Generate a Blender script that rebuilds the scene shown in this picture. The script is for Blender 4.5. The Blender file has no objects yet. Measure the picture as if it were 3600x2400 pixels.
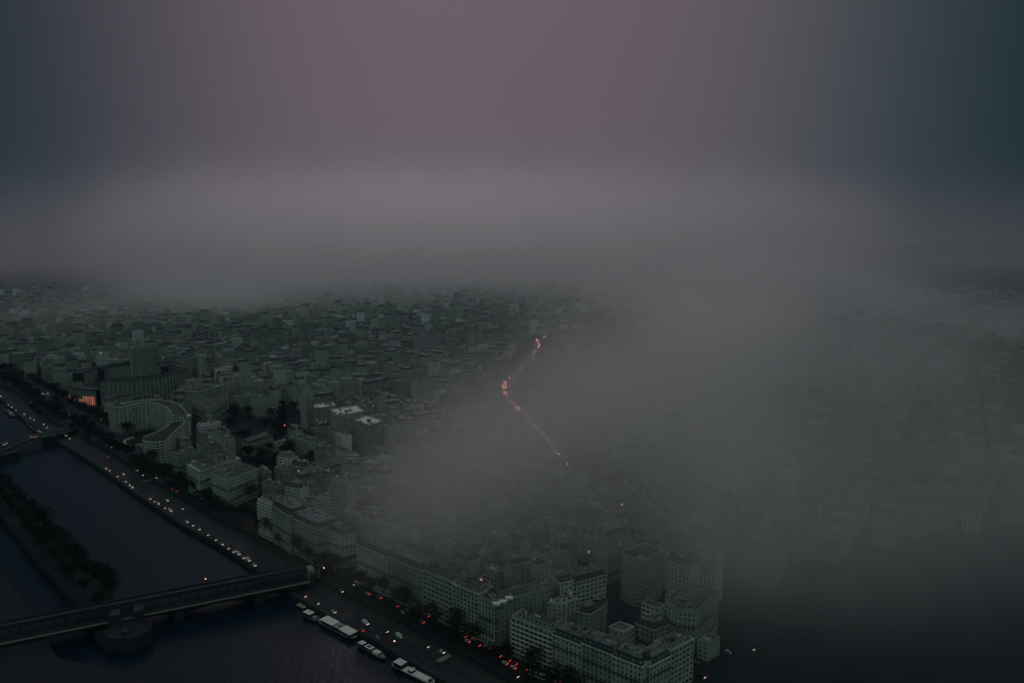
import bpy, math, random
from mathutils import Vector, Matrix
S = bpy.context.scene
COL = S.collection
rnd = random.Random(7)
R = math.radians
# ------------------------------------------------------------------ camera
F = 2800.0; PITCH = R(8.7); H = 276.0            # photograph is 3600 x 2400
camd = bpy.data.cameras.new('camera'); cam = bpy.data.objects.new('camera', camd); COL.objects.link(cam); S.camera = cam
cam.location = (0, 0, H); cam.rotation_euler = (math.pi/2 - PITCH, 0, 0)
camd.sensor_width = 36; camd.lens = F/3600*36; camd.clip_start = 1; camd.clip_end = 20000
CP, SP = math.cos(PITCH), math.sin(PITCH)
def G(px, py, z=0.0):
    "surveyed point of the photograph -> place on the level z"
    dx = (px-1800)/F; dy = -(py-1200)/F
    f = CP + dy*SP; u = -SP + dy*CP
    t = (z-H)/u
    return Vector((dx*t, f*t))
def PX(x, y, z):
    f = y*CP - (z-H)*SP; u = (z-H)*CP + y*SP
    return (1800 + x/f*F, 1200 - u/f*F)
# ------------------------------------------------------------------ world (overcast dusk sky)
W = bpy.data.worlds.new('World'); S.world = W; W.use_nodes = True
nt = W.node_tree; bg = nt.nodes['Background']
class Ex:
    def __init__(s, nt): s.nt = nt
    def m(s, op, *a):
        n = s.nt.nodes.new('ShaderNodeMath'); n.operation = op
        for i, v in enumerate(a):
            if isinstance(v, (int, float)): n.inputs[i].default_value = v
            else: s.nt.links.new(v, n.inputs[i])
        return n.outputs[0]
    def gs(s, v, c, r):
        return s.m('EXPONENT', s.m('MULTIPLY', s.m('POWER', s.m('ABSOLUTE', s.m('DIVIDE', s.m('SUBTRACT', v, c), r)), 2), -1))
    def ss(s, v, a, b, c=0., d=1.):
        n = s.nt.nodes.new('ShaderNodeMapRange'); n.interpolation_type = 'SMOOTHSTEP'; s.nt.links.new(v, n.inputs['Value'])
        for k, q in (('From Min', a), ('From Max', b), ('To Min', c), ('To Max', d)): n.inputs[k].default_value = q
        return n.outputs[0]
    def addc(s, a, fac, col):
        v = s.nt.nodes.new('ShaderNodeVectorMath'); v.operation = 'SCALE'; v.inputs[0].default_value = col; s.nt.links.new(fac, v.inputs['Scale'])
        w = s.nt.nodes.new('ShaderNodeVectorMath'); w.operation = 'ADD'; s.nt.links.new(v.outputs[0], w.inputs[0])
        if isinstance(a, tuple): w.inputs[1].default_value = a
        else: s.nt.links.new(a, w.inputs[1])
        return w.outputs[0]
e = Ex(nt)
SUN_EL, SUN_AZ = R(21), R(-6)
tc = nt.nodes.new('ShaderNodeTexCoord'); sp = nt.nodes.new('ShaderNodeSeparateXYZ'); nt.links.new(tc.outputs['Generated'], sp.inputs[0])
vx, vy, vz = sp.outputs
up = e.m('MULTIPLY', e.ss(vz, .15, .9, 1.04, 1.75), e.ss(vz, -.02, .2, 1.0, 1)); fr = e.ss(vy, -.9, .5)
def g4(v, c, r): return e.m('EXPONENT', e.m('MULTIPLY', e.m('POWER', e.m('ABSOLUTE', e.m('DIVIDE', e.m('SUBTRACT', v, c), r)), 4), -1))
w1 = e.m('MULTIPLY', e.m('MULTIPLY', g4(vx, .0, .455), up), fr)
w2 = e.m('MULTIPLY', e.m('MULTIPLY', g4(vx, -.04, .38), up), fr)
c = e.addc((.003, .012, .021), w1, (.058, .073, .068))
c = e.addc(c, w2, (.060, .004, .020))
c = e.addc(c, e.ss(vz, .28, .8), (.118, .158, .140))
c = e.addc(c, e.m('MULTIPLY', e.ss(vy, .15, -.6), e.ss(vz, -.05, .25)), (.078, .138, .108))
# a trace of the physical sky above the cloud
sky = nt.nodes.new('ShaderNodeTexSky'); sky.sky_type = 'NISHITA'; sky.sun_disc = False; sky.sun_elevation = SUN_EL; sky.sun_rotation = SUN_AZ
v = nt.nodes.new('ShaderNodeVectorMath'); v.operation = 'SCALE'; nt.links.new(sky.outputs[0], v.inputs[0]); v.inputs['Scale'].default_value = .0006
w = nt.nodes.new('ShaderNodeVectorMath'); w.operation = 'ADD'; nt.links.new(v.outputs[0], w.inputs[0]); nt.links.new(c, w.inputs[1])
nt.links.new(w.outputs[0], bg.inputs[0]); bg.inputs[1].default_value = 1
# ------------------------------------------------------------------ sun behind the cloud
sun = bpy.data.lights.new('sun', 'SUN'); so = bpy.data.objects.new('sun', sun); COL.objects.link(so)
sun.energy = 0.175; sun.angle = R(10); sun.color = (1, .71, .78)
so.rotation_euler = (-(math.pi/2 - SUN_EL), 0, -SUN_AZ)
S.view_settings.view_transform = 'Standard'; S.view_settings.look = 'None'; S.view_settings.exposure = 0; S.view_settings.gamma = 1
C = S.cycles
C.use_adaptive_sampling = True; C.adaptive_threshold = .02; C.use_denoising = True; C.denoiser = 'OPENIMAGEDENOISE'
C.max_bounces = 10; C.volume_bounces = 6; C.diffuse_bounces = 2; C.glossy_bounces = 2; C.transmission_bounces = 0; C.transparent_max_bounces = 4
C.volume_max_steps = 128; C.volume_step_rate = 3; C.sample_clamp_indirect = 1.0
C.caustics_reflective = False; C.caustics_refractive = False
FOG = 1
# ------------------------------------------------------------------ materials
def mat(name, col, rough=.85, metal=0., var=.25, scale=.15, bump=0., emis=None, es=0., spec=.3, rand=.0):
    m = bpy.data.materials.new(name); m.use_nodes = True; t = m.node_tree; b = t.nodes['Principled BSDF']
    b.inputs['Base Color'].default_value = (*col, 1); b.inputs['Roughness'].default_value = rough; b.inputs['Metallic'].default_value = metal
    b.inputs['Specular IOR Level'].default_value = spec
    if emis:
        b.inputs['Emission Color'].default_value = (*emis, 1); b.inputs['Emission Strength'].default_value = es
        m.cycles.emission_sampling = 'NONE'
    if var:
        g = t.nodes.new('ShaderNodeNewGeometry'); n = t.nodes.new('ShaderNodeTexNoise'); n.inputs['Scale'].default_value = scale; n.inputs['Detail'].default_value = 3
        t.links.new(g.outputs['Position'], n.inputs['Vector'])
        r = t.nodes.new('ShaderNodeMapRange'); t.links.new(n.outputs[0], r.inputs[0]); r.inputs[1].default_value = .3; r.inputs[2].default_value = .7; r.inputs[3].default_value = 1-var; r.inputs[4].default_value = 1+var*.5
        last = r.outputs[0]
        if rand:
            oi = t.nodes.new('ShaderNodeObjectInfo'); r2 = t.nodes.new('ShaderNodeMapRange'); t.links.new(oi.outputs['Random'], r2.inputs[0]); r2.inputs[3].default_value = 1-rand; r2.inputs[4].default_value = 1+rand*.6
            mm = t.nodes.new('ShaderNodeMath'); mm.operation = 'MULTIPLY'; t.links.new(last, mm.inputs[0]); t.links.new(r2.outputs[0], mm.inputs[1]); last = mm.outputs[0]
        s = t.nodes.new('ShaderNodeVectorMath'); s.operation = 'SCALE'; s.inputs[0].default_value = col; t.links.new(last, s.inputs['Scale']); t.links.new(s.outputs[0], b.inputs['Base Color'])
        if bump:
            bp = t.nodes.new('ShaderNodeBump'); bp.inputs['Strength'].default_value = bump; bp.inputs['Distance'].default_value = 1.
            t.links.new(n.outputs[0], bp.inputs['Height']); t.links.new(bp.outputs[0], b.inputs['Normal'])
    return m
M = {}
M['stone'] = mat('pale_limestone', (.50, .50, .44), var=.25, scale=.12, rand=.25)
M['stone2'] = mat('grey_render', (.34, .36, .33), var=.25, scale=.1, rand=.25)
M['stone3'] = mat('pink_render', (.48, .42, .42), var=.2, scale=.1, rand=.2)
M['white'] = mat('white_paint', (.74, .68, .70), var=.12, scale=.2)
M['party'] = mat('party_wall', (.36, .35, .32), var=.4, scale=.18, rand=.3)
M['brick'] = mat('red_brick', (.24, .18, .16), var=.3, scale=.3)
M['zinc'] = mat('zinc_roof', (.13, .145, .155), rough=.75, var=.4, scale=.25, rand=.3)
M['slate'] = mat('slate_roof', (.05, .055, .065), rough=.6, var=.4, scale=.4, rand=.3)
M['flat'] = mat('gravel_roof', (.10, .105, .105), rough=1, spec=.05, var=.45, scale=.12, rand=.45)
M['glass'] = mat('dark_glass', (.012, .016, .02), rough=.25, var=0, spec=.5)
M['curtain'] = mat('curtained_glass', (.11, .115, .11), rough=.5, var=.5, scale=.6)
M['frame'] = mat('window_frame', (.40, .40, .38), var=0)
M['iron'] = mat('dark_iron', (.014, .018, .024), rough=.6, var=.2)
M['litf'] = mat('faint_lit_window', (.4, .2, .1), var=0, emis=(1, .5, .3), es=.55)
M['lit'] = mat('lit_window', (.4, .2, .1), var=0, emis=(1, .36, .24), es=.28)
M['pot'] = mat('clay_pot', (.22, .12, .08), var=.2)
M['asphalt'] = mat('asphalt', (.024, .028, .036), rough=.9, var=.3, scale=.05, spec=.15)
M['wetroad'] = mat('wet_asphalt', (.022, .026, .034), rough=.55, var=.3, scale=.08, spec=.25)
M['pave'] = mat('pavement', (.034, .038, .044), var=.3, scale=.2)
M['paint'] = mat('road_paint', (.38, .38, .36), var=.3, scale=1.5)
M['grass'] = mat('winter_lawn', (.010, .013, .018), var=.4, scale=.3)
M['emb'] = mat('embankment_stone', (.036, .042, .048), var=.35, scale=.3)
M['bark'] = mat('bark', (.03, .027, .024), var=.3, scale=1)
M['leaf'] = mat('winter_foliage', (.013, .017, .016), var=.4, scale=.8, rand=.3)
M['hedge'] = mat('evergreen', (.016, .022, .018), var=.4, scale=.8)
M['hull'] = mat('dark_hull', (.02, .022, .028), rough=.4, var=.15)
M['cream'] = mat('cream_deck', (.80, .70, .74), var=.12, scale=.4)
M['deck'] = mat('grey_deck', (.30, .31, .28), var=.3, scale=.5)
M['carw'] = mat('white_car_paint', (.62, .60, .60), rough=.35, var=0)
M['carg'] = mat('grey_car_paint', (.22, .23, .23), rough=.35, var=0)
M['card'] = mat('black_car_paint', (.03, .032, .036), rough=.3, var=0)
M['carr'] = mat('red_car_paint', (.20, .03, .03), rough=.3, var=0)
M['tyre'] = mat('tyre', (.02, .02, .02), var=0)
M['head'] = mat('headlight', (1, .8, .7), var=0, emis=(1, .60, .48), es=2.7)
M['tail'] = mat('taillight', (.5, .05, .05), var=0, emis=(1, .10, .06), es=2.3)
M['lampo'] = mat('orange_lamp', (1, .5, .3), var=0, emis=(1, .30, .18), es=8)
M['lampw'] = mat('pale_lamp', (1, .8, .8), var=0, emis=(1, .42, .40), es=9)
M['lampn'] = mat('near_orange_lamp', (1, .5, .3), var=0, emis=(1, .32, .20), es=6)
# water
m = M['water'] = mat('river_water', (.002, .013, .026), rough=.24, var=.0, spec=.12)
t = m.node_tree; g_ = t.nodes.new('ShaderNodeNewGeometry'); mp = t.nodes.new('ShaderNodeMapping'); mp.inputs['Scale'].default_value = (.35, .14, .3); mp.inputs['Rotation'].default_value = (0, 0, .5)
n_ = t.nodes.new('ShaderNodeTexNoise'); n_.inputs['Scale'].default_value = 1.; n_.inputs['Detail'].default_value = 5; bp = t.nodes.new('ShaderNodeBump'); bp.inputs['Strength'].default_value = .3; bp.inputs['Distance'].default_value = .8
t.links.new(g_.outputs['Position'], mp.inputs[0]); t.links.new(mp.outputs[0], n_.inputs['Vector']); t.links.new(n_.outputs[0], bp.inputs['Height']); t.links.new(bp.outputs[0], t.nodes['Principled BSDF'].inputs['Normal'])
# ------------------------------------------------------------------ mesh helpers
class MB:
    def __init__(s): s.v = []; s.f = []; s.mi = []; s.ms = []
    def _m(s, m):
        if m not in s.ms: s.ms.append(m)
        return s.ms.index(m)
    def poly(s, pts, m):
        b = len(s.v); s.v.extend(pts); s.f.append(tuple(range(b, b+len(pts)))); s.mi.append(s._m(m))
    def box(s, c, ax, ay, hx, hy, z0, z1, m, top=None):
        "box centred at c (xy) with unit axes ax, ay and half sizes"
        p = [(c[0]+ax[0]*a*hx+ay[0]*b*hy, c[1]+ax[1]*a*hx+ay[1]*b*hy) for a, b in ((-1, -1), (1, -1), (1, 1), (-1, 1))]
        s.prism(p, z0, z1, m, top)
    def prism(s, p, z0, z1, m, top=None, bottom=True):
        n = len(p); b = len(s.v); k = s._m(m); kt = s._m(top or m)
        s.v.extend((q[0], q[1], z0) for q in p); s.v.extend((q[0], q[1], z1) for q in p)
        for i in range(n):
            j = (i+1) % n; s.f.append((b+i, b+j, b+n+j, b+n+i)); s.mi.append(k)
        s.f.append(tuple(range(b+n, b+2*n))); s.mi.append(kt)
        if bottom: s.f.append(tuple(range(b+n-1, b-1, -1))); s.mi.append(k)
    def frustum(s, p, q, z0, z1, m, top=None):
        n = len(p); b = len(s.v); k = s._m(m); kt = s._m(top or m)
        s.v.extend((a[0], a[1], z0) for a in p); s.v.extend((a[0], a[1], z1) for a in q)
        for i in range(n):
            j = (i+1) % n; s.f.append((b+i, b+j, b+n+j, b+n+i)); s.mi.append(k)
        s.f.append(tuple(range(b+n, b+2*n))); s.mi.append(kt)
    def mesh(s, name, o=(0, 0, 0)):
        me = bpy.data.meshes.new(name)
        vs = [(a[0]-o[0], a[1]-o[1], a[2]-o[2]) for a in s.v] if tuple(o) != (0, 0, 0) else s.v
        me.from_pydata(vs, [], s.f)
        for m in s.ms: me.materials.append(M[m])
        if len(s.ms) > 1: me.polygons.foreach_set('material_index', s.mi)
        return me
    def build(s, name, parent=None, kind=None, label=None):
        o_ = parent['_o'] if parent is not None else (0, 0, 0)
        return link(name, s.mesh(name, o_), parent, kind, label)
def link(name, me, parent=None, kind=None, label=None):
    o = bpy.data.objects.new(name, me); COL.objects.link(o)
    if parent is not None: o.parent = parent
    if kind: o['kind'] = kind
    if label: o['label'] = label
    return o
THINGS = []
def thing(name, label, cat, o, group=None, rz=0.):
    t = bpy.data.objects.new(name, None); COL.objects.link(t); t.location = o; t.rotation_euler = (0, 0, rz)
    t['label'] = label; t['category'] = cat; t['_o'] = tuple(o)
    if group: t['group'] = group
    THINGS.append(t)
    return t
def tag(o, label, cat, group=None):
    o['label'] = label; o['category'] = cat
    if group: o['group'] = group
    return o
def V2(a): return Vector((a[0], a[1]))
def area(p): return .5*sum(p[i][0]*p[(i+1) % len(p)][1]-p[(i+1) % len(p)][0]*p[i][1] for i in range(len(p)))
def ccw(p): return p if area(p) > 0 else p[::-1]
def inset(p, d):
    "offset a convex ccw polygon inwards"
    n = len(p); out = []
    for i in range(n):
        a, b, c_ = V2(p[i-1]), V2(p[i]), V2(p[(i+1) % n])
        u = (b-a).normalized(); w_ = (c_-b).normalized()
        n1 = Vector((-u.y, u.x)); n2 = Vector((-w_.y, w_.x)); k = 1+n1.dot(n2)
        q = b + (n1+n2)*(d/max(k, .35)); out.append((q.x, q.y))
    return out
def inpoly(x, y, p):
    r = False; j = len(p)-1
    for i in range(len(p)):
        if (p[i][1] > y) != (p[j][1] > y) and x < (p[j][0]-p[i][0])*(y-p[i][1])/(p[j][1]-p[i][1])+p[i][0]: r = not r
        j = i
    return r
EXCL = []
def exclude(p, d=0):
    q = inset(ccw([tuple(a) for a in p]), -d) if d else p
    xs = [a[0] for a in q]; ys = [a[1] for a in q]
    EXCL.append((min(xs), max(xs), min(ys), max(ys), q))
def excluded(x, y):
    for a, b, c_, d, q in EXCL:
        if a < x < b and c_ < y < d and inpoly(x, y, q): return True
    return False
LIT = [[1875,2202],[2003,2082],[1937,2101],[2027,2121],[2164,2145],[2187,1912],[1362,1555],[1377,1540],[1108,1474],[1120,1476],[1135,1476],[1147,1474],[1127,1482],[1225,1458],[1293,1555],[1331,1513],[738,1529],[787,1544],[828,1627],[733,1602],[640,1681],[588,1625],[972,1696],[1505,2150],[1590,2180],[2388,2012]]
_wm = {}
def window_mesh(w, h, lit, cur=False):
    k = (round(w, 2), round(h, 2), lit, cur)
    if k not in _wm:
        b = MB(); r = .3; hw, hh = w/2, h/2
        b.poly([(-hw, r, -hh), (hw, r, -hh), (hw, r, hh), (-hw, r, hh)], 'lit' if lit else ('curtain' if cur else 'glass'))
        f = .09
        for x0, x1, z0, z1 in ((-hw, -hw+f, -hh, hh), (hw-f, hw, -hh, hh), (-f*.6, f*.6, -hh, hh), (-hw, hw, hh-f, hh), (-hw, hw, -hh, -hh+f)):
            b.poly([(x0, r-.04, z0), (x1, r-.04, z0), (x1, r-.04, z1), (x0, r-.04, z1)], 'frame')
        _wm[k] = b.mesh('window')
    return _wm[k]
STY = dict(
    haus=dict(bay=2.7, fh=3.3, w=1.25, h=2.2, sill=.45, bal=(1, 4), balall=False),
    plain=dict(bay=3.0, fh=3.1, w=1.2, h=1.7, sill=.8, bal=(), balall=False),
    balc=dict(bay=3.4, fh=3.0, w=2.3, h=2.1, sill=.3, bal=(), balall=True),
    grid=dict(bay=3.2, fh=3.1, w=2.2, h=1.9, sill=.7, bal=(), balall=False),
    ribbon=dict(bay=4.2, fh=3.5, w=3.8, h=1.7, sill=1.0, bal=(), balall=False),
)
def facade(A, B, z0, z1, st, wall, wins, parent, bals, wm='stone', lod=1, ground=4.2):
    "wall from A to B (outside on the right hand) with recessed windows"
    A, B = V2(A), V2(B); L = (B-A).length; u = (B-A)/L; n = Vector((u.y, -u.x))
    s = STY[st]; g0 = min(ground, (z1-z0)*.3)
    nf = max(1, round((z1-z0-g0)/s['fh'])); fh = (z1-z0-g0)/nf
    nb = max(1, int(L/s['bay'])); bw = L/nb; w = min(s['w'], bw*.8); hh = min(s['h'], fh*.8)
    def P(x, z, d=0.): q = A+u*x+n*d; return (q.x, q.y, z)
    def strip(x0, x1, za, zb): wall.poly([P(x0, za), P(x1, za), P(x1, zb), P(x0, zb)], wm)
    rows = [(z0+.9, z0+g0-.9, min(w*1.5, bw*.8))] + [(z0+g0+k*fh+s['sill'], z0+g0+k*fh+s['sill']+hh, w) for k in range(nf)]
    zc = z0
    for za, zb, ww in rows:
        strip(0, L, zc, za); zc = zb; x = 0.
        for i in range(nb):
            cx = (i+.5)*bw; strip(x, cx-ww/2, za, zb); x = cx+ww/2
            a, b = cx-ww/2, cx+ww/2; r = -.3
            if lod < 2:
                wall.poly([P(a, za), P(a, za, r), P(a, zb, r), P(a, zb)][::-1], wm); wall.poly([P(b, za), P(b, za, r), P(b, zb, r), P(b, zb)], wm)
                wall.poly([P(a, za), P(b, za), P(b, za, r), P(a, za, r)], wm); wall.poly([P(a, zb), P(b, zb), P(b, zb, r), P(a, zb, r)][::-1], wm)
            c3 = P(cx, (za+zb)/2); px, py = PX(*c3); lit = False
            for q in LIT:
                if abs(q[0]-px) < 6 and abs(q[1]-py) < 7: lit = True; LIT.remove(q); break
            if lod == 0 and len(WCOUNT.setdefault(id(parent), [])) < 290 or lit:
                ob = link('window', window_mesh(ww, zb-za, lit, rnd.random() < .3), parent, label='warmly lit window' if lit else None)
                ob.location = (c3[0]-parent['_o'][0], c3[1]-parent['_o'][1], c3[2]-parent['_o'][2]); ob.rotation_euler = (0, 0, math.atan2(u.y, u.x)); WCOUNT.setdefault(id(parent), []).append(1)
            else:
                wins.poly([P(a, za, r), P(b, za, r), P(b, zb, r), P(a, zb, r)], 'curtain' if rnd.random() < .27 else 'glass')
                if lod < 2: wins.poly([P(cx-.06, za, r+.04), P(cx+.06, za, r+.04), P(cx+.06, zb, r+.04), P(cx-.06, zb, r+.04)], 'frame')
        strip(x, L, za, zb)
    strip(0, L, zc, z1)
    if st == 'haus' and lod < 2:
        for k in (0, 2, nf-1):
            zz = z0+g0+k*fh+.12; q = A+u*(L/2)+n*.12; wall.box(q, u, n, L/2-.1, .13, zz-.35, zz, wm)
        k = max(2, int(nb/3))
        for i in range(nb+1):
            if i % 3 == 0: q = A+u*min(max(i*bw, .3), L-.3)+n*.06; wall.box(q, u, n, .22, .08, z0+g0, z1-.1, wm)
    # balconies
    for k in range(nf):
        z = z0+g0+k*fh
        if s['balall']:
            if st == 'balc' and nb > 3:
                b = MB(); q = A+u*(L/2)+n*.6; b.box(q, u, n, L/2-.3, .6, z-.18, z, 'white'); q = A+u*(L/2)+n*1.15; b.box(q, u, n, L/2-.3, .06, z+.003, z+.95, 'white'); bals.append(b)
        elif k in s['bal'] and k < nf:
            b = MB(); q = A+u*(L/2)+n*.4; b.box(q, u, n, L/2-.25, .4, z-.15, z, wm)
            q = A+u*(L/2)+n*.76; b.box(q, u, n, L/2-.25, .03, z+.003, z+.9, 'iron'); bals.append(b)
    return nf, fh
WCOUNT = {}
def chimney(b, c, ax, ay, w, z0, z1):
    b.box(c, ax, ay, w, .35, z0, z1, 'party')
    k = max(2, int(w*1.6))
    for i in range(k):
        q = V2(c)+V2(ax)*((i+.5)/k*2-1)*w*.9
        b.box(q, ax, ay, .13, .13, z1, z1+.55, 'pot')
HERO = []
def building(name, label, poly, h, st='haus', roof='mansard', wm='stone', lod=1, blank=(), z0=0., rh=4.2, cat='building', group=None, pent=0, chim=True, excl=True, rm=None, dorm=True, par=.9, boxes=2):
    """poly: eave polygon; blank: indices of edges without windows"""
    p = [tuple(a) for a in poly]
    n = len(p); blank = set(blank)
    if area(p) < 0:
        p = p[::-1]; blank = {(n-2-i) % n for i in blank}
    cx = sum(a[0] for a in p)/n; cy = sum(a[1] for a in p)/n
    t = thing(name, label, cat, (cx, cy, z0), group)
    if excl: exclude(p, 2.5)
    wall, wins, bals = MB(), MB(), []
    for i in range(n):
        A, B = p[i], p[(i+1) % n]
        if i in blank or (V2(A)-V2(B)).length < 1.2: wall.poly([(*A, z0), (*B, z0), (*B, h), (*A, h)], 'party' if wm != 'white' else wm)
        else: facade(A, B, z0, h, st, wall, wins, t, bals, wm, lod)
    wall.build('wall', t)
    if wins.f: wins.build('window', t, kind='stuff')
    for b in bals: b.build('balcony', t)
    # roof
    if roof == 'mansard':
        q1 = inset(p, -.45); b = MB(); b.prism(q1, h, h+.45, wm); b.build('cornice', t)
        lo = inset(p, .25); hi = inset(p, 1.7); top = inset(p, 3.4 if min((V2(p[i])-V2(p[(i+1) % n])).length for i in range(n)) > 9 else 2.4)
        b = MB(); b.frustum(lo, hi, h+.45, h+rh, rm or 'slate'); b.f.pop(); b.mi.pop(); b.frustum(hi, top, h+rh, h+rh+.9, 'zinc'); b.build('roof', t)
        if dorm:
            for i in range(n):
                if i in blank: continue
                A, B = V2(p[i]), V2(p[(i+1) % n]); L = (B-A).length; u = (B-A)/L if L else Vector((1, 0)); nn = Vector((u.y, -u.x)); k = int(L/3.4)
                for j in range(k):
                    q = A+u*(j+.5)*L/k-nn*1.35; b = MB(); b.box(q, u, nn, .75, .75, h+.8, h+2.7, wm, 'zinc')
                    f = q+nn*.76; b.poly([(f.x-u.x*.5, f.y-u.y*.5, h+.95), (f.x+u.x*.5, f.y+u.y*.5, h+.95), (f.x+u.x*.5, f.y+u.y*.5, h+2.5), (f.x-u.x*.5, f.y-u.y*.5, h+2.5)], 'glass')
                    b.build('dormer', t)
        rt = h+rh+.9
        q = inset(p, 4.2) if min((V2(p[i])-V2(p[(i+1) % n])).length for i in range(n)) > 11 else None
        if q:
            u = (V2(p[1])-V2(p[0])).normalized(); nn = Vector((u.y, -u.x)); k = min(22, 4+int(abs(area(p))/45))
            for _ in range(k):
                a, i = rnd.random(), rnd.randrange(n); c_ = V2(q[i])*(1-a)+V2(q[(i+2) % n])*a
                if rnd.random() < .55: b = MB(); chimney(b, c_, nn, u, rnd.uniform(.9, 2.2), rt-.5, rt+rnd.uniform(1, 2.2)); b.build('chimney', t)
                else: b = MB(); b.box(c_, u, nn, rnd.uniform(.4, 1.8), rnd.uniform(.4, 1.2), rt-.5, rt+rnd.uniform(.4, 1.8), rnd.choice(['stone2', 'party', 'zinc', 'white']), 'flat'); b.build('skylight', t)
    else:
        b = MB(); k = inset(p, .45); b.poly([(*a, h-.3) for a in k], rm or 'flat'); b.build('roof', t)
        b = MB()
        for i in range(n):
            j = (i+1) % n; b.poly([(*p[i], h), (*p[j], h), (*p[j], h+par), (*p[i], h+par)], wm); b.poly([(*p[i], h+par), (*p[j], h+par), (*k[j], h+par), (*k[i], h+par)], wm); b.poly([(*k[j], h-.3), (*k[i], h-.3), (*k[i], h+par), (*k[j], h+par)], wm)
        b.build('parapet', t)
        rt = h
        if pent:
            q = inset(p, pent); hp = 3.1; w_, wi, bl = MB(), MB(), []
            for i in range(n): facade(q[i], q[(i+1) % n], h, h+hp, 'grid', w_, wi, t, bl, 'white' if wm == 'white' else wm, 1, ground=.0)
            w_.poly([(*a, h+hp) for a in q], 'flat'); po = w_.build('penthouse', t)
            if wi.f:
                o = link('window', wi.mesh('window', t['_o']), po, 'stuff')
            rt = h+hp; p2 = q
        q = inset(p, (pent or 0)+2.)
        for _ in range(boxes and boxes+int(abs(area(p))/110)):
            a, b2 = rnd.random(), rnd.random(); i = rnd.randrange(n)
            c_ = (V2(q[i])*(1-a)+V2(q[(i+2) % n])*a); u = (V2(p[1])-V2(p[0])).normalized(); nn = Vector((u.y, -u.x))
            b = MB(); b.box(c_, u, nn, rnd.uniform(.8, 2.4), rnd.uniform(.7, 1.6), rt-.3, rt+rnd.uniform(.9, 2.6), rnd.choice(['stone2', 'white', 'party', 'zinc']), 'flat'); b.build(rnd.choice(['lift_house', 'roof_vent']), t)
    if chim:
        u0 = None
        for i in sorted(blank) or ():
            A, B = V2(p[i]), V2(p[(i+1) % n]); L = (B-A).length
            if L < 6: continue
            u = (B-A)/L; nn = Vector((u.y, -u.x))
            for f_ in ((.3, .7) if L > 10 else (.5,)):
                b = MB(); chimney(b, A+u*L*f_-nn*.4, u, nn, rnd.uniform(1.1, 1.9), h-.2, rt+rnd.uniform(.9, 1.8)); b.build('chimney', t)
    HERO.append((t, cx, cy, h))
    return t
# ------------------------------------------------------------------ setting: river, banks, roads
ZR, ZQ = -8., -4.
def sheet(name, pts, z, m, kind='structure', thick=None):
    b = MB(); b.poly([(p[0], p[1], z) for p in pts], m); return b.build(name, kind=kind)
b = MB(); b.poly([(-7000, -900, ZR), (7000, -900, ZR), (7000, 9000, ZR), (-7000, 9000, ZR)], 'water'); b.build('river_water', kind='structure')
WL = [(-900, 1060), (-500, 1190), (-200, 1310), (0, 1405), (50, 1451), (103, 1501), (199, 1557), (298, 1619), (371, 1668), (497, 1760), (650, 1863), (765, 1925), (899, 2013), (1006, 2091), (1110, 2155), (1260, 2235), (1400, 2320), (1540, 2400), (1800, 2560), (2300, 2900)]
wl = [G(a, b_, ZR) for a, b_ in WL]
def offs(line, d):
    out = []
    for i in range(len(line)):
        a = line[max(0, i-1)]; c_ = line[min(len(line)-1, i+1)]; u = (c_-a).normalized(); out.append(line[i]+Vector((-u.y, u.x))*d)   # left of travel
    return out
# travel runs from far left to near right; the bank lies on the left of travel
q_in = offs(wl, 26.)
def strip(name, la, lb, z, m, kind='structure', z2=None):
    b = MB()
    for i in range(len(la)-1): b.poly([(*la[i], z), (*la[i+1], z), (*lb[i+1], z if z2 is None else z2), (*lb[i], z if z2 is None else z2)], m)
    return b.build(name, kind=kind)
def wallstrip(name, line, z0, z1, m, kind='structure'):
    b = MB()
    for i in range(len(line)-1): b.poly([(*line[i], z0), (*line[i+1], z0), (*line[i+1], z1), (*line[i], z1)], m)
    return b.build(name, kind=kind)
strip('lower_quay', wl, q_in, ZQ, 'pave'); wallstrip('embankment', wl, ZR-.5, ZQ, 'emb')
strip('kerb', offs(wl, .1), offs(wl, .6), ZQ+.25, 'pave')
strip('riverside_road', offs(wl, 3.5), offs(wl, 15.), ZQ+.02, 'wetroad')
b = MB(); lm = offs(wl, 9.3)
for i in range(3, len(lm)-2):
    L = (lm[i+1]-lm[i]).length; u = (lm[i+1]-lm[i])/L; k = int(L/9)
    for j in range(k):
        q = lm[i]+u*(j+.5)*9; b.box(q, u, Vector((-u.y, u.x)), 1.5, .08, ZQ+.021, ZQ+.028, 'paint')
b.build('road_markings', kind='structure')
wallstrip('quay_wall', q_in, ZQ, 0., 'emb')
b = MB(); b.poly([(*p, 0.) for p in q_in] + [(7000, 300, 0), (7000, 9000, 0), (-2500, 9000, 0)], 'asphalt'); b.build('ground', kind='structure')
b = MB()
for i in range(len(q_in)-1):
    u = (q_in[i+1]-q_in[i]).normalized(); n = Vector((-u.y, u.x)); a, c_ = q_in[i], q_in[i+1]
    b.prism([a-n*.25, c_-n*.25, c_+n*.25, a+n*.25], 0.0, 1.0, 'emb')
b.build('parapet_wall', kind='structure')
strip('avenue', offs(q_in, 14), offs(q_in, 34), .03, 'wetroad')
strip('pavement', offs(q_in, 34.2), offs(q_in, 43), .12, 'pave')
strip('promenade', offs(q_in, 1), offs(q_in, 13.8), .12, 'grass')
b = MB(); lm = offs(q_in, 24)
for i in range(3, len(lm)-2):
    L = (lm[i+1]-lm[i]).length; u = (lm[i+1]-lm[i])/L; k = int(L/7)
    for j in range(k):
        q = lm[i]+u*(j+.5)*7; b.box(q, u, Vector((-u.y, u.x)), 1.4, .08, .034, .04, 'paint')
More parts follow.
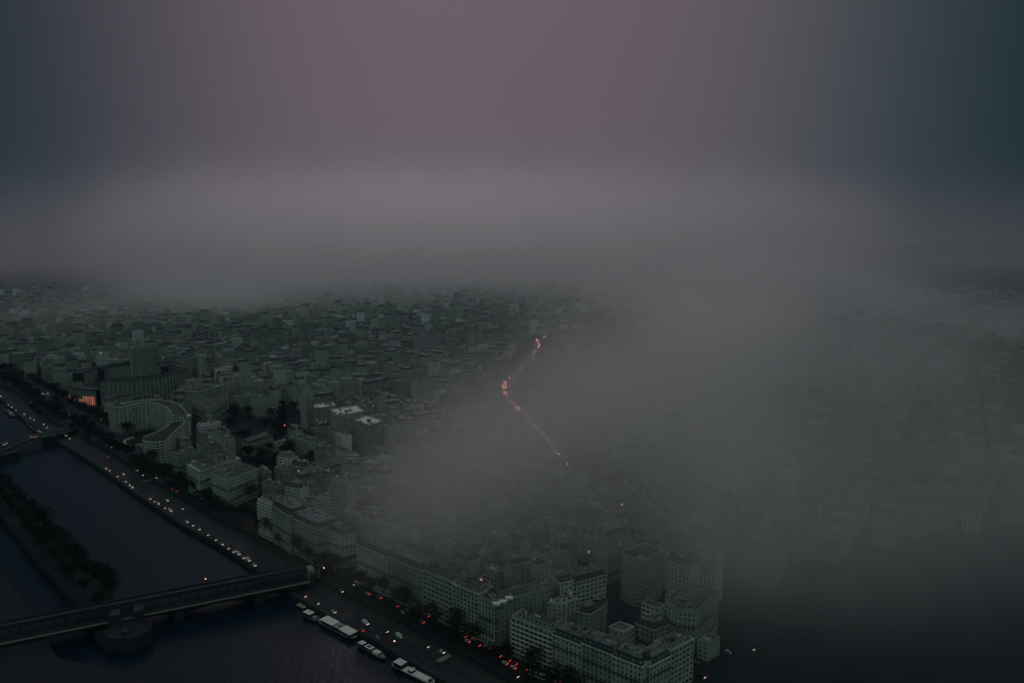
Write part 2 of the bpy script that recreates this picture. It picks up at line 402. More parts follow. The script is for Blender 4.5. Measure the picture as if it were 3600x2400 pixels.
for cxp, cyp in ((1560, 2312), (1720, 2262), (520, 1688), (1683, 2236)):
    q0 = G(cxp, cyp, 0); i = min(range(len(lm)), key=lambda i: (lm[i]-q0).length); u = (lm[min(i+1, len(lm)-1)]-lm[max(i-1, 0)]).normalized(); n = Vector((-u.y, u.x))
    for j in range(9):
        q = q0+n*(j-4)*1.15; b.box(q, u, n, 2.0, .28, .034, .042, 'paint')
b.build('avenue_markings', kind='structure')
exclude([tuple(p) for p in wl]+[tuple(p) for p in offs(q_in, 47)[::-1]])
exclude([tuple(p) for p in wl]+[(900, -900), (-7000, -900), (-7000, 3600), tuple(wl[0])])
# island and left bank
IE = [(-260, 1560), (0, 1690), (92, 1762), (145, 1822), (230, 1915), (306, 1990), (383, 2062), (440, 2140), (505, 2215)]
ie = [G(a, b_, 0) for a, b_ in IE]
def offr(line, d): return offs(line, -d)
b = MB()
io = offr(ie, 24)
isl = [tuple(p) for p in ie]+[tuple(p) for p in io[::-1]]
for i in range(len(ie)-1): b.prism([ie[i], ie[i+1], io[i+1], io[i]], ZR-.5, -2., 'emb', 'grass')
b.build('island', kind='structure')
lb = offr(ie, 52)
b = MB(); b.poly([(*p, 0.) for p in lb]+[(600, 180, 0), (600, -880, 0), (-6900, -880, 0), (-6900, 2000, 0)], 'grass'); b.build('left_bank', kind='structure')
wallstrip('left_embankment', [lb[i] for i in range(len(lb))], ZR-.5, 0., 'emb')
# ------------------------------------------------------------------ fog
def volmat(n, dens, col, g, attr=False):
    m = bpy.data.materials.new(n); m.use_nodes = True; t = m.node_tree; t.nodes.clear()
    o = t.nodes.new('ShaderNodeOutputMaterial'); v = t.nodes.new('ShaderNodeVolumePrincipled')
    v.inputs['Color'].default_value = (*col, 1); v.inputs['Density'].default_value = dens; v.inputs['Anisotropy'].default_value = g
    if not attr: v.inputs['Density Attribute'].default_value = ''
    t.links.new(v.outputs[0], o.inputs['Volume'])
    return m
def make_fog():
    me = bpy.data.meshes.new('haze'); a, b_ = (-6900, -800, -9.5), (6900, 8900, 700)
    vs = [(x, y, z) for z in (a[2], b_[2]) for x, y in ((a[0], a[1]), (b_[0], a[1]), (b_[0], b_[1]), (a[0], b_[1]))]
    me.from_pydata(vs, [], [(3, 2, 1, 0), (4, 5, 6, 7)]+[(k, (k+1) % 4, 4+(k+1) % 4, 4+k) for k in range(4)])
    o = link('haze', me, kind='stuff'); me.materials.append(volmat('haze_air', .00005, (.32, .56, .74), .75))
    vol = bpy.data.volumes.new('fog_bank'); fo = link('fog_bank', vol, kind='stuff')
    fo['label'] = 'dense low cloud bank drifting over the city'
    fm = volmat('fog', .02, (.977, .986, .981), .74, True)
    g = bpy.data.node_groups.new('fog', 'GeometryNodeTree'); g.interface.new_socket('Geometry', in_out='OUTPUT', socket_type='NodeSocketGeometry'); g.interface.new_socket('Geometry', in_out='INPUT', socket_type='NodeSocketGeometry')
    e = Ex(g)
    vc = g.nodes.new('GeometryNodeVolumeCube'); vc.inputs['Min'].default_value = (-3400, 350, -5); vc.inputs['Max'].default_value = (3400, 5200, 690)
    for k, q in zip('XYZ', (230, 170, 36)): vc.inputs['Resolution '+k].default_value = q
    pos = g.nodes.new('GeometryNodeInputPosition')
    ns = g.nodes.new('ShaderNodeTexNoise'); ns.inputs['Scale'].default_value = .0042; ns.inputs['Detail'].default_value = 4; g.links.new(pos.outputs[0], ns.inputs['Vector'])
    sx = g.nodes.new('ShaderNodeSeparateXYZ'); g.links.new(pos.outputs[0], sx.inputs[0]); X, Y, Z = sx.outputs
    nz = e.m('SUBTRACT', ns.outputs[0], .5)
    Yw = e.m('ADD', Y, e.m('MULTIPLY', nz, 1700))
    # far bank closes the view
    wx = e.ss(e.m('ABSOLUTE', e.m('DIVIDE', e.m('ADD', X, 120), Y)), .56, .28)
    far = e.m('ADD', e.m('MULTIPLY', e.ss(Yw, 1950, 2850), e.m('MULTIPLY', wx, .17)), e.m('MULTIPLY', e.ss(Yw, 2300, 3300), .035))
    d = e.m('MULTIPLY', far, e.ss(e.m('ADD', Z, e.m('MULTIPLY', nz, 260)), 580, -90))
    def blob(px, py, z, t, rx, ry, rz, k):
        nonlocal d
        p = G(px, py, 0); c = (p.x*t, p.y*t, H+(0-H)*t)   # a place part of the way down the line of sight
        q = lambda v, c_, r: e.m('POWER', e.m('ABSOLUTE', e.m('DIVIDE', e.m('SUBTRACT', v, c_), r)), 2)
        s_ = e.m('ADD', e.m('ADD', q(X, c[0], rx), q(Y, c[1], ry)), q(Z, c[2], rz))
        s_ = e.m('ADD', s_, e.m('MULTIPLY', nz, 6.5))
        d = e.m('ADD', d, e.m('MULTIPLY', e.m('EXPONENT', e.m('MULTIPLY', s_, -1)), k))
    for a in BLOBS: blob(*a)
    g.links.new(e.m('MULTIPLY', e.m('MULTIPLY', d, e.ss(Z, 690, 640)), e.ss(Y, 380, 520)), vc.inputs['Density'])
    sm = g.nodes.new('GeometryNodeSetMaterial'); sm.inputs['Material'].default_value = fm
    go = g.nodes.new('NodeGroupOutput'); g.links.new(vc.outputs[0], sm.inputs[0]); g.links.new(sm.outputs[0], go.inputs[0])
    md = fo.modifiers.new('fog', 'NODES'); md.node_group = g; vol.materials.append(fm)
#        px    py   z    t    rx   ry   rz   k
BLOBS = [(1760, 1620, 0, .72, 78, 120, 34, .31),
         (1560, 1740, 0, .74, 46, 80, 28, .30),
         (2060, 1510, 0, .72, 105, 160, 34, .36),
         (2380, 1360, 0, .73, 150, 220, 42, .42),
         (2620, 1230, 0, .76, 230, 280, 70, .42),
         (2650, 1060, 0, .80, 330, 380, 100, .30),
         (2950, 1480, 0, .72, 140, 200, 52, .26),
         (3350, 1130, 0, .82, 240, 260, 60, .13),
         (250, 1110, 0, .86, 180, 240, 50, .07),
         (2830, 2060, 0, .78, 65, 70, 28, .50),
         (1440, 1850, 0, .75, 50, 66, 24, .12),
         (2980, 1930, 0, .70, 75, 100, 45, .50),
         (3300, 1960, 0, .74, 100, 90, 40, .34),
         (3250, 1700, 0, .70, 130, 160, 50, .28),
         (3000, 1250, 0, .75, 120, 240, 60, .12),
         (1250, 1740, 0, .80, 60, 60, 22, .08),
         (800, 1050, 0, .85, 260, 300, 60, .30)]
if FOG: make_fog()
# ------------------------------------------------------------------ landmark buildings
def Q(N, L, Rr, h, depth=None):
    n, l = G(*N, h), G(*L, h)
    if Rr is None:
        u = (n-l).normalized(); r = n+Vector((-u.y, u.x))*depth
    else: r = G(*Rr, h)
    return [l, n, r, l+r-n]
def row(Lp, Np, h, items, depth=13):
    A, B = G(*Lp, h), G(*Np, h); u = (B-A).normalized(); n = Vector((-u.y, u.x))
    for it in items:
        f0, f1, name, label, kw = it; kw = dict(kw); d = kw.pop('depth', depth); dh = kw.pop('dh', 0); ends = kw.pop('ends', (1, 1))
        a, b_ = A+(B-A)*f0, A+(B-A)*f1; a = a+u*.05
        building(name, label, [a, b_, b_+n*d, a+n*d], h+dh, blank=[k for k, q in ((1, ends[1]), (3, ends[0])) if q], **kw)
AP = 'apartment_building'
# nearest block, bottom right
row((1797, 2168), (2257, 2346), 26, [
    (0, .34, AP, 'white art deco apartment house with stepped terraces, nearest block by the bus', dict(st='balc', roof='flat', wm='stone', lod=0, pent=3, ends=(0, 1), dh=0, boxes=3)),
    (.34, .57, AP, 'slate mansard apartment house next right of the white stepped one in the nearest block', dict(lod=0, dh=-1, boxes=0)),
    (.57, .79, AP, 'mansard apartment house with bay fronts, third from the left in the nearest block', dict(lod=0, dh=.5, wm='stone2')),
    (.79, 1, AP, 'corner mansard apartment house with a small dome at the near end of the block', dict(lod=0, dh=0, ends=(1, 0)))], depth=14)
_a = G(2257, 2346, 26); b = MB()
_c = G(2270, 2325, 26); ring = [(_c.x+3.2*math.cos(k*math.pi/5), _c.y+3.2*math.sin(k*math.pi/5)) for k in range(10)]
b.prism(ring, 24, 28.5, 'stone'); r2 = [(_c.x+2.4*math.cos(k*math.pi/5), _c.y+2.4*math.sin(k*math.pi/5)) for k in range(10)]; r3 = [(_c.x+.5*math.cos(k*math.pi/5), _c.y+.5*math.sin(k*math.pi/5)) for k in range(10)]
b.frustum(ring, r2, 28.5, 31, 'slate'); b.frustum(r2, r3, 31, 33, 'slate'); _t = [o for o in THINGS if 'small dome' in o['label']][0]; b.build('dome', _t)
P1 = Q((2368, 2300), (2290, 2335), (2432, 2256), 26)
row((2275, 2338), (2440, 2252), 26, [
    (.05, .5, AP, 'dark mansard house on the side street of the nearest block', dict(lod=1, dh=-2)),
    (.5, 1, AP, 'apartment house with a pale rooftop penthouse at the far end of the nearest block', dict(st='grid', roof='flat', lod=1, dh=1, pent=2, ends=(1, 0)))], depth=13)
# long riverside block under the fog
row((1253, 1913), (1737, 2117), 31, [
    (0, .26, AP, 'mansard apartment house at the far left end of the long avenue block', dict(lod=0, dh=0, ends=(0, 1))),
    (.26, .52, AP, 'ornate mansard apartment house second from the far end of the long avenue block', dict(lod=0, dh=.6, wm='stone2')),
    (.52, .73, 'office_building', 'glazed office building raised on pillars in the long avenue block', dict(st='ribbon', roof='flat', wm='stone2', lod=0, dh=1.5, pent=2, boxes=3)),
    (.73, .90, AP, 'modern flat roofed building with a big framed window grid in the avenue block', dict(st='grid', roof='flat', wm='stone', lod=0, dh=.5, pent=2.5, boxes=3)),
    (.90, 1, AP, 'dark corner apartment house at the near end of the long avenue block', dict(lod=0, dh=-.5, ends=(1, 0), wm='stone2', roof='flat', boxes=2))], depth=15)
row((1745, 2114), (2132, 2013), 31, [
    (.0, .5, AP, 'long dark side street house with white rooftop skylights', dict(st='plain', roof='flat', wm='stone2', lod=0, dh=-1, ends=(1, 1), boxes=6)),
    (.56, .68, AP, 'narrow house with a tall arched gable on the side street', dict(st='haus', lod=0, dh=1, wm='stone')),
    (.68, 1, 'office_building', 'dark building with pale columns beside the arched gable', dict(st='grid', roof='mansard', lod=0, dh=-1.5, wm='stone', ends=(1, 0), dorm=False))], depth=13)
for i_, (px_, py_) in enumerate(((1745, 2118), (1768, 2110), (1790, 2098))):
    q = G(px_, py_, 31.5); b = MB(); b.box(q, Vector((1, .1)).normalized(), Vector((-.1, 1)).normalized(), 2.4, 1.6, 30.2, 31.6, 'white'); tag(b.build('skylight'), ['white rooftop skylight nearest the dark corner', 'middle white rooftop skylight of the three', 'white rooftop skylight farthest from the dark corner'][i_], 'skylight', 'white skylights')
# passy riverside row, far side of the viaduct
row((905, 1755), (953, 1776), 33, [(0, 1, AP, 'white balconied modern tower house at the left end of the row above the viaduct', dict(st='balc', roof='flat', wm='white', lod=0, ends=(0, 0), boxes=2, pent=2))], depth=15)
row((956, 1778), (1020, 1815), 33, [(0, 1, AP, 'round gabled mansard house beside the white balconied one', dict(lod=0, ends=(1, 0), rh=5.5))], depth=16)
row((1022, 1818), (1115, 1862), 31, [(0, 1, AP, 'broad mansard house with crowded rooftop, middle of the row above the viaduct', dict(lod=0, ends=(1, 0), boxes=4))], depth=22)
building(AP, 'corner mansard house where the metro viaduct meets the buildings', Q((1200, 1885), (1141, 1860), (1252, 1873), 27), 27, lod=0, blank=())
# row by the trees
building(AP, 'nearest cream apartment house above the riverside trees, white roof terrace', Q((800, 1690), (741, 1665), (905, 1648), 28), 28, lod=0, st='haus', roof='flat', wm='stone', pent=3.5, boxes=5)
building(AP, 'second cream apartment house above the riverside trees, broad white flat roof', Q((700, 1660), (656, 1634), (846, 1612), 28), 28, lod=0, st='haus', roof='flat', wm='stone', pent=3.5, boxes=4, rm='white')
building(AP, 'third apartment house above the riverside trees, next to the banded building', Q((630, 1612), (584, 1600), (700, 1588), 27), 27, lod=0, st='haus', roof='flat', wm='stone2', pent=3, boxes=4)
building(AP, 'terraced white apartment tower with stepped upper floors behind the cream houses', Q((796, 1552), (735, 1520), (822, 1540), 34), 34, st='balc', roof='flat', wm='stone', pent=3, boxes=4)
building(AP, 'low terraced apartment house with plants between the cream houses and the banded building', Q((735, 1590), (690, 1560), (815, 1570), 24), 24, st='grid', roof='flat', wm='stone2', pent=3, boxes=3)
building(AP, 'dark apartment house behind the nearest cream one', Q((925, 1668), (905, 1650), (955, 1660), 22), 22, st='grid', roof='flat', wm='stone2', pent=2, boxes=3)
# garden quarter, centre
building(AP, 'small cream town house with dark mansard at the garden edge', Q((870, 1566), (852, 1556), (960, 1538), 14), 14, wm='stone', lod=1, st='haus', chim=False)
building(AP, 'low banded house between the cream town house and the garden slab', Q((980, 1568), (960, 1556), (1020, 1556), 14), 14, st='ribbon', roof='flat', wm='stone')
building(AP, 'long low slab with pale roof edge facing the dark garden', Q((1108, 1562), (1017, 1534), (1148, 1552), 20), 20, st='grid', roof='flat', wm='stone', pent=3)
building(AP, 'stepped white terrace block with pale edged roofs, left one of two by the garden wall', Q((1200, 1600), (1155, 1575), (1262, 1600), 20), 20, st='ribbon', roof='flat', wm='white', pent=3)
building(AP, 'long flat roofed block at the foot of the pillar building', Q((1215, 1643), (1203, 1630), (1325, 1612), 18), 18, st='plain', roof='flat', wm='stone')
building(AP, 'long hazy mansard block stretching across below the dark garden', Q((1050, 1690), (1036, 1675), (1206, 1640), 22), 22, wm='stone2')
building('retaining_wall', 'long arcaded terrace wall running below the tall pale towers', Q((1380, 1590), (1092, 1505), None, 14, 5), 14, st='haus', roof='flat', wm='stone2', cat='wall', boxes=0)
building(AP, 'tall thin balconied slab left of the round fronted towers', Q((1080, 1408), (1056, 1398), (1102, 1402), 42), 42, st='balc', roof='flat', wm='stone')
def rounded(N, L, Rr, h, rad=5, k=4):
    l, n, r, bk = [Vector(a) for a in Q(N, L, Rr, h)]
    u, v_ = (l-n).normalized(), (r-n).normalized(); a, b_ = n+u*rad, n+v_*rad; pts = [l]
    for i in range(k+1):
        f = i/k; pts.append(a*(1-f)**2+n*2*f*(1-f)+b_*f*f)
    return pts+[r, bk]
building(AP, 'pale tower with pink lit windows, leftmost of the three round fronted towers', rounded((1112, 1437), (1100, 1425), (1182, 1425), 40), 40, wm='stone3', roof='flat', rm='white', par=1.2)
building(AP, 'pale round cornered tower, middle of the three above the terrace wall', rounded((1185, 1462), (1160, 1440), (1281, 1446), 42, 8), 42, wm='stone3', roof='flat', rm='white', par=1.2)
building(AP, 'pale tower with a round bay and pink roof, right of the three above the wall', rounded((1305, 1497), (1245, 1478), (1347, 1478), 40, 6), 40, st='grid', wm='stone3', roof='flat', rm='white')
building(AP, 'white gridded block with attached flat wing right of the round fronted towers', Q((1390, 1515), (1350, 1495), (1465, 1500), 36), 36, st='grid', wm='stone', roof='flat', pent=3)
building(AP, 'square pillar building with roof garden at the end of the terrace wall', Q((1430, 1572), (1385, 1560), (1455, 1560), 34), 34, st='plain', wm='stone', roof='flat', pent=3)
building(AP, 'ghostly tower half lost in the fog right of the pillar building', Q((1520, 1632), (1473, 1600), (1565, 1610), 36), 36, st='plain', wm='stone2', roof='flat')
building(AP, 'hazy stepped block alone in the fog above the avenue block', Q((1400, 1785), (1362, 1768), (1450, 1762), 30), 30, st='grid', wm='stone2', roof='flat')
# north bank: triangular corner, office slab
building(AP, 'blank walled pier tower standing over the dark courtyard', Q((2138, 1888), (2084, 1862), (2216, 1864), 38), 38, wm='stone2', lod=1, blank=(0,), roof='mansard')
building(AP, 'round fronted tower house with blank concrete side wall', rounded((2250, 1972), (2184, 1942), (2331, 1937), 36, 7), 36, wm='stone2', roof='flat', blank=(6,), st='plain', boxes=5)
tri = [G(a, b_, 34) for a, b_ in ((2283, 1772), (2361, 1837), (2381, 1846), (2404, 1838), (2408, 1820), (2340, 1768), (2308, 1760))]
building('office_building', 'lozenge shaped modern building with a pale sloping roof edge', tri, 34, st='ribbon', wm='stone', roof='flat', par=2.2, chim=False, boxes=3)
building('office_building', 'long glazed office slab with ribbon floors behind the lozenge building', Q((2506, 1727), (2319, 1703), None, 34, 22), 34, st='ribbon', wm='stone', roof='flat', lod=1, boxes=4)
building(AP, 'large hazy corner block below the glass vault', Q((2514, 1887), (2403, 1856), (2585, 1775), 32), 32, wm='stone2')
building(AP, 'faint green block almost lost in fog right of the dark street', Q((2728, 1938), (2598, 1906), (2770, 1880), 32), 32, wm='stone2', st='plain')
building(AP, 'octagonal parapet building with a curved roof terrace in light fog', [G(a, b_, 28) for a, b_ in ((2337, 2118), (2385, 2148), (2448, 2154), (2528, 2085), (2470, 2062), (2380, 2075))], 28, wm='stone2', roof='flat', par=2., st='haus', pent=4)
building(AP, 'modern slab with open loggias below the round fronted tower', Q((2318, 2140), (2255, 2118), (2338, 2128), 26), 26, st='grid', wm='stone', roof='flat')
building(AP, 'small gabled court house with a lit window behind the nearest block', Q((2115, 2135), (2070, 2128), (2135, 2118), 22), 22, wm='party', st='plain')
building(AP, 'terraced court house with lit windows beside the tall chimney pipe', Q((1975, 2125), (1925, 2118), (2035, 2105), 25), 25, wm='stone', st='plain', roof='flat', pent=2)
building(AP, 'blank sided house left of the small gabled court house', Q((2075, 2160), (2030, 2150), (2110, 2140), 22), 22, wm='stone2', st='plain')
building(AP, 'stepped courtyard house behind the white rooftop skylights', Q((1890, 1992), (1820, 1965), (1940, 1975), 28), 28, wm='stone', st='plain', roof='flat')
building(AP, 'grey windowless party walled house behind the dark corner of the avenue block', Q((1800, 1990), (1770, 1975), (1860, 1975), 30), 30, wm='party', st='plain', blank=(0,))
building(AP, 'broad pale blank wall building under the lightest part of the fog', Q((1975, 1935), (1930, 1915), (2020, 1925), 32), 32, wm='party', blank=(0,), st='plain')
building(AP, 'low mansard house squeezed between the octagonal building and the nearest block', Q((2300, 2215), (2235, 2192), (2352, 2196), 18), 18, wm='stone2')
building(AP, 'low yard house behind the domed end of the nearest block', Q((2192, 2222), (2140, 2204), (2232, 2204), 18), 18, wm='stone', st='plain', roof='flat')
building(AP, 'faint low block beyond the pale penthouse at the end of the nearest block', Q((2490, 2262), (2452, 2248), (2532, 2238), 12), 12, wm='stone2', st='plain', roof='flat')
# far landmarks on the plain
building(AP, 'wide white block of flats standing alone on the far hillside', Q((1480, 1190), (1455, 1175), (1545, 1170), 45), 45, st='balc', wm='stone3', roof='flat')
building(AP, 'white slab with square windows in the middle distance', Q((1188, 1306), (1164, 1300), (1232, 1300), 40), 40, st='grid', wm='stone', roof='flat')
building(AP, 'hazy slab tower left of the glowing square in the distance', Q((1690, 1238), (1673, 1234), (1742, 1232), 45), 45, st='grid', wm='stone2', roof='flat')
building('office_building', 'far office block with a pale roof band right of the broadcasting house', Q((700, 1378), (622, 1370), (778, 1356), 30), 30, st='ribbon', wm='stone', roof='flat')
vq = [G(a, b_, 26) for a, b_ in ((660, 1405), (737, 1436), (800, 1398), (802, 1378), (737, 1408), (668, 1385))]
building(AP, 'chevron shaped block opening towards the river behind the banded building', vq, 26, wm='stone2', roof='flat', par=1.2, chim=False, boxes=0)
building(AP, 'balconied twin block right of the tall poplar gap', Q((905, 1398), (880, 1392), (972, 1388), 30), 30, st='balc', wm='stone2', roof='flat')
building(AP, 'green tinted gridded cube in the middle distance', Q((855, 1396), (818, 1390), (920, 1388), 26), 26, st='grid', wm='stone2', roof='flat')
building(AP, 'white ended slab with mansard wing, centre of the middle distance', Q((1295, 1352), (1271, 1348), (1376, 1336), 30), 30, wm='stone3')
building(AP, 'long pale terrace block in front of the glowing square', Q((1505, 1338), (1480, 1325), (1735, 1318), 28), 28, st='ribbon', wm='stone3', roof='flat')
building(AP, 'low lit corner house right of the glowing square', Q((1890, 1378), (1870, 1372), (2010, 1362), 26), 26, wm='stone3', st='balc', roof='flat')
# curved banded office building
def pipe(pts, wd, side=1):
    o = offs(pts, wd*side); return list(pts)+o[::-1]
cur = [G(a, b_, 36) for a, b_ in ((379, 1423), (402, 1432), (432, 1431), (462, 1424), (495, 1417), (528, 1415), (556, 1420), (580, 1430), (597, 1444), (606, 1462))]
bk = offs(cur, 17)
def convexless(name, label, front, back, h, st, wm, wf=True, rm='flat'):
    t = thing(name, label, 'building', (front[0].x, front[0].y, 0)); wall, wins, bals = MB(), MB(), []
    poly = [tuple(p) for p in front]+[tuple(p) for p in back[::-1]]; exclude(poly)
    for i in range(len(poly)):
        A, B = poly[i], poly[(i+1) % len(poly)]
        if (V2(A)-V2(B)).length > 1.5: facade(A, B, 0, h, st, wall, wins, t, [], wm, 1)
        else: wall.poly([(*A, 0), (*B, 0), (*B, h), (*A, h)], wm)
    wall.build('wall', t); wins.build('window', t, 'stuff')
    b = MB()
    for i in range(len(front)-1): b.poly([(*front[i], h-.2), (*front[i+1], h-.2), (*back[i+1], h-.2), (*back[i], h-.2)], rm)
    b.build('roof', t)
    b = MB()
    for ln, s_ in ((front, 1), (back, -1)):
        io_ = offs(ln, .6*s_)
        for i in range(len(ln)-1): b.prism(ccw([tuple(ln[i]), tuple(ln[i+1]), tuple(io_[i+1]), tuple(io_[i])]), h-.1, h+1., wm)
    b.build('parapet', t)
    HERO.append((t, front[0].x, front[0].y, h)); return t
convexless('office_building', 'tall concave banded building curving round a circular court', cur, bk, 36, 'ribbon', 'stone')
fr2 = [G(a, b_, 28) for a, b_ in ((500, 1548), (512, 1553), (545, 1556), (578, 1552), (590, 1545), (612, 1520), (640, 1495), (662, 1470), (668, 1455))]
bk2 = [G(a, b_, 28) for a, b_ in ((502, 1538), (515, 1532), (540, 1524), (560, 1514), (575, 1508), (590, 1496), (608, 1480), (630, 1462), (640, 1452))]
tb = convexless('office_building', 'banded building with a rounded white front end facing the river trees', fr2, bk2, 28, 'ribbon', 'stone')
b = MB(); q = G(645, 1462, 31); b.box(q, Vector((1, 0)), Vector((0, 1)), 7, 9, 27, 31, 'stone2', 'white'); b.build('lift_house', tb)
q = G(508, 1545, 4); t = thing('ring_colonnade', 'low circular colonnade in the court of the banded building', 'colonnade', (q.x, q.y, 0)); exclude([(q.x-26, q.y-26), (q.x+26, q.y-26), (q.x+26, q.y+26), (q.x-26, q.y+26)])
def ringmesh(c_, r0, r1, z0, z1, m, a0=0, a1=2*math.pi, n=40, top=None):
    b = MB()
    for i in range(n):
        a, b_ = a0+(a1-a0)*i/n, a0+(a1-a0)*(i+1)/n
        P = lambda r, t_: (c_[0]+r*math.cos(t_), c_[1]+r*math.sin(t_))
        p0, p1, p2, p3 = P(r1, a), P(r1, b_), P(r0, b_), P(r0, a)
        b.poly([(*p0, z0), (*p1, z0), (*p1, z1), (*p0, z1)], m); b.poly([(*p2, z0), (*p3, z0), (*p3, z1), (*p2, z1)], m)
        b.poly([(*p0, z1), (*p1, z1), (*p2, z1), (*p3, z1)], top or m)
    if a1-a0 < 6.2:
        for t_ in (a0, a1): b.poly([(*P(r0, t_), z0), (*P(r1, t_), z0), (*P(r1, t_), z1), (*P(r0, t_), z1)], m)
    return b
ringmesh(q, 22, 24, 3.2, 4.4, 'stone').build('ring_beam', t)
for k in range(24):
    a = k*math.pi/12; b = MB(); b.box((q.x+23*math.cos(a), q.y+23*math.sin(a)), (1, 0), (0, 1), .4, .4, 0, 3.2, 'stone'); b.build('column', t)
# round broadcasting house
rc = G(465, 1382, 0); t = thing('broadcasting_house', 'huge ring shaped broadcasting house with a central tower, lower lit front', 'building', (rc.x, rc.y, 0)); HERO.append((t, rc.x, rc.y, 38))
exclude([(rc.x+98*math.cos(k*.314), rc.y+98*math.sin(k*.314)) for k in range(20)])
def ringfacade(name, r, w_, h, a0, a1, st, n):
    wall, wins = MB(), MB()
    for s_ in (1, -1):
        rr = r if s_ > 0 else r-w_
        for i in range(n):
            a, b_ = a0+(a1-a0)*i/n, a0+(a1-a0)*(i+1)/n
            if s_ < 0: a, b_ = b_, a
            facade((rc.x+rr*math.cos(a), rc.y+rr*math.sin(a)), (rc.x+rr*math.cos(b_), rc.y+rr*math.sin(b_)), 0, h, st, wall, wins, t, [], 'stone2', 2)
    P = lambda r_, t_: (rc.x+r_*math.cos(t_), rc.y+r_*math.sin(t_))
    for t_ in (a0, a1): wall.poly([(*P(r-w_, t_), 0), (*P(r, t_), 0), (*P(r, t_), h), (*P(r-w_, t_), h)], 'hull')
    wo = wall.build(name, t); wins_o = link('window', wins.mesh('window', t['_o']), wo, 'stuff')
    rb = ringmesh(rc, r-w_+.5, r-.5, h-.6, h-.3, 'flat', a0, a1, n); link('roof', rb.mesh('roof', t['_o']), wo)
    for r0, r1 in ((r-.7, r+.3), (r-w_-.3, r-w_+.7)): link('parapet', ringmesh(rc, r0, r1, h-.8, h+.9, 'slate', a0, a1, n).mesh('parapet', t['_o']), wo)
ringfacade('front_wing', 88, 20, 24, R(195), R(262), 'ribbon', 18)
ringfacade('main_wing', 88, 18, 38, R(267), R(375), 'grid', 26)
ringfacade('rear_wing', 86, 16, 36, R(20), R(190), 'grid', 34)
ringfacade('inner_wing', 56, 12, 40, R(25), R(175), 'ribbon', 22)
b = MB(); wv = MB(); tc_ = G(520, 1362, 0)
tp = [(tc_.x-19, tc_.y-7), (tc_.x+19, tc_.y-7), (tc_.x+19, tc_.y+7), (tc_.x-19, tc_.y+7)]
for i in range(4): facade(tp[i], tp[(i+1) % 4], 0, 66, 'grid', b, wv, t, [], 'stone2', 2)
b.poly([(*a, 66) for a in tp], 'flat'); b.box((tc_.x-21, tc_.y), (1, 0), (0, 1), 2.2, 7, 0, 68, 'party'); to = b.build('tower', t); link('window', wv.mesh('window', t['_o']), to, 'stuff')
for f_ in (.2, .55, .8):
    a = R(225); 
for k in range(26):   # lit foyer glazing at street level
    a = R(206)+R(54)*k/25
    if k in (9, 10, 14, 15): continue
    z1 = 8.5 if k < 19 else 14
    b = MB(); cx_, cy_ = rc.x+88.5*math.cos(a), rc.y+88.5*math.sin(a); b.box((cx_, cy_), (-math.sin(a), math.cos(a)), (math.cos(a), math.sin(a)), .55 if k % 3 else 1.1, .15, 1, z1, 'lit'); b.build('lit_window', t)
# vaulted atrium behind the slab
q0, q1 = G(2490, 1800, 12), G(2585, 1760, 12)
t = thing('vaulted_hall', 'curved glass vault joined to the long glazed slab', 'building', (q0.x, q0.y, 0)); HERO.append((t, q0.x, q0.y, 30))
ax = Vector((.62, .78)); fx = Vector((.78, -.62)); q0 = G(2540, 1822, 0)
exclude([tuple(q0-fx*20), tuple(q0+fx*20), tuple(q0+fx*20+ax*70), tuple(q0-fx*20+ax*70)])
prof = [(19*math.cos(math.pi*k/14), 14+17*math.sin(math.pi*k/14)) for k in range(15)]
b = MB(); prev = None
for j in range(8):
    o_ = q0+ax*(j*9)
    for k in range(14):
        (a, z0), (c_, z1) = prof[k], prof[k+1]
        if j < 7:
            p_ = [(*(o_+fx*a), z0), (*(o_+fx*c_), z1), (*(o_+ax*9+fx*c_), z1), (*(o_+ax*9+fx*a), z0)]
            b.poly(p_, 'zinc' if (j % 2 or k < 4) else 'stone2')
b.build('vault', t)
b = MB()
for s_ in (-19, 19): b.poly([(*(q0+fx*s_), 0), (*(q0+fx*s_+ax*63), 0), (*(q0+fx*s_+ax*63), 14), (*(q0+fx*s_), 14)], 'stone2')
b.poly([(*(q0+fx*a+ax*63), z) for a, z in [(19, 0)]+prof+[(-19, 0)]], 'stone2'); b.build('wall', t)
b = MB()
for k in range(14):
    (a, z0), (c_, z1) = prof[k], prof[k+1]; s_ = .82
    b.poly([(*(q0+fx*a), z0), (*(q0+fx*c_), z1), (*(q0+fx*c_*s_), 10+(z1-10)*s_), (*(q0+fx*a*s_), 10+(z0-10)*s_)], 'stone')
b.build('arch', t)
b = MB(); b.poly([(*(q0+ax*4+fx*a*.8), 10+(z-10)*.82) for a, z in prof]+[(*(q0+ax*4-fx*15), 0), (*(q0+ax*4+fx*15), 0)], 'glass'); b.build('glass_wall', t)
for a, z in ((-10, 8), (-3, 7), (4, 10), (12, 8)):
    b = MB(); p = q0+fx*a-ax*1; b.box(p, (1, 0), (0, 1), .4, .4, z, z+.8, 'lampn'); b.build('lamp', t)
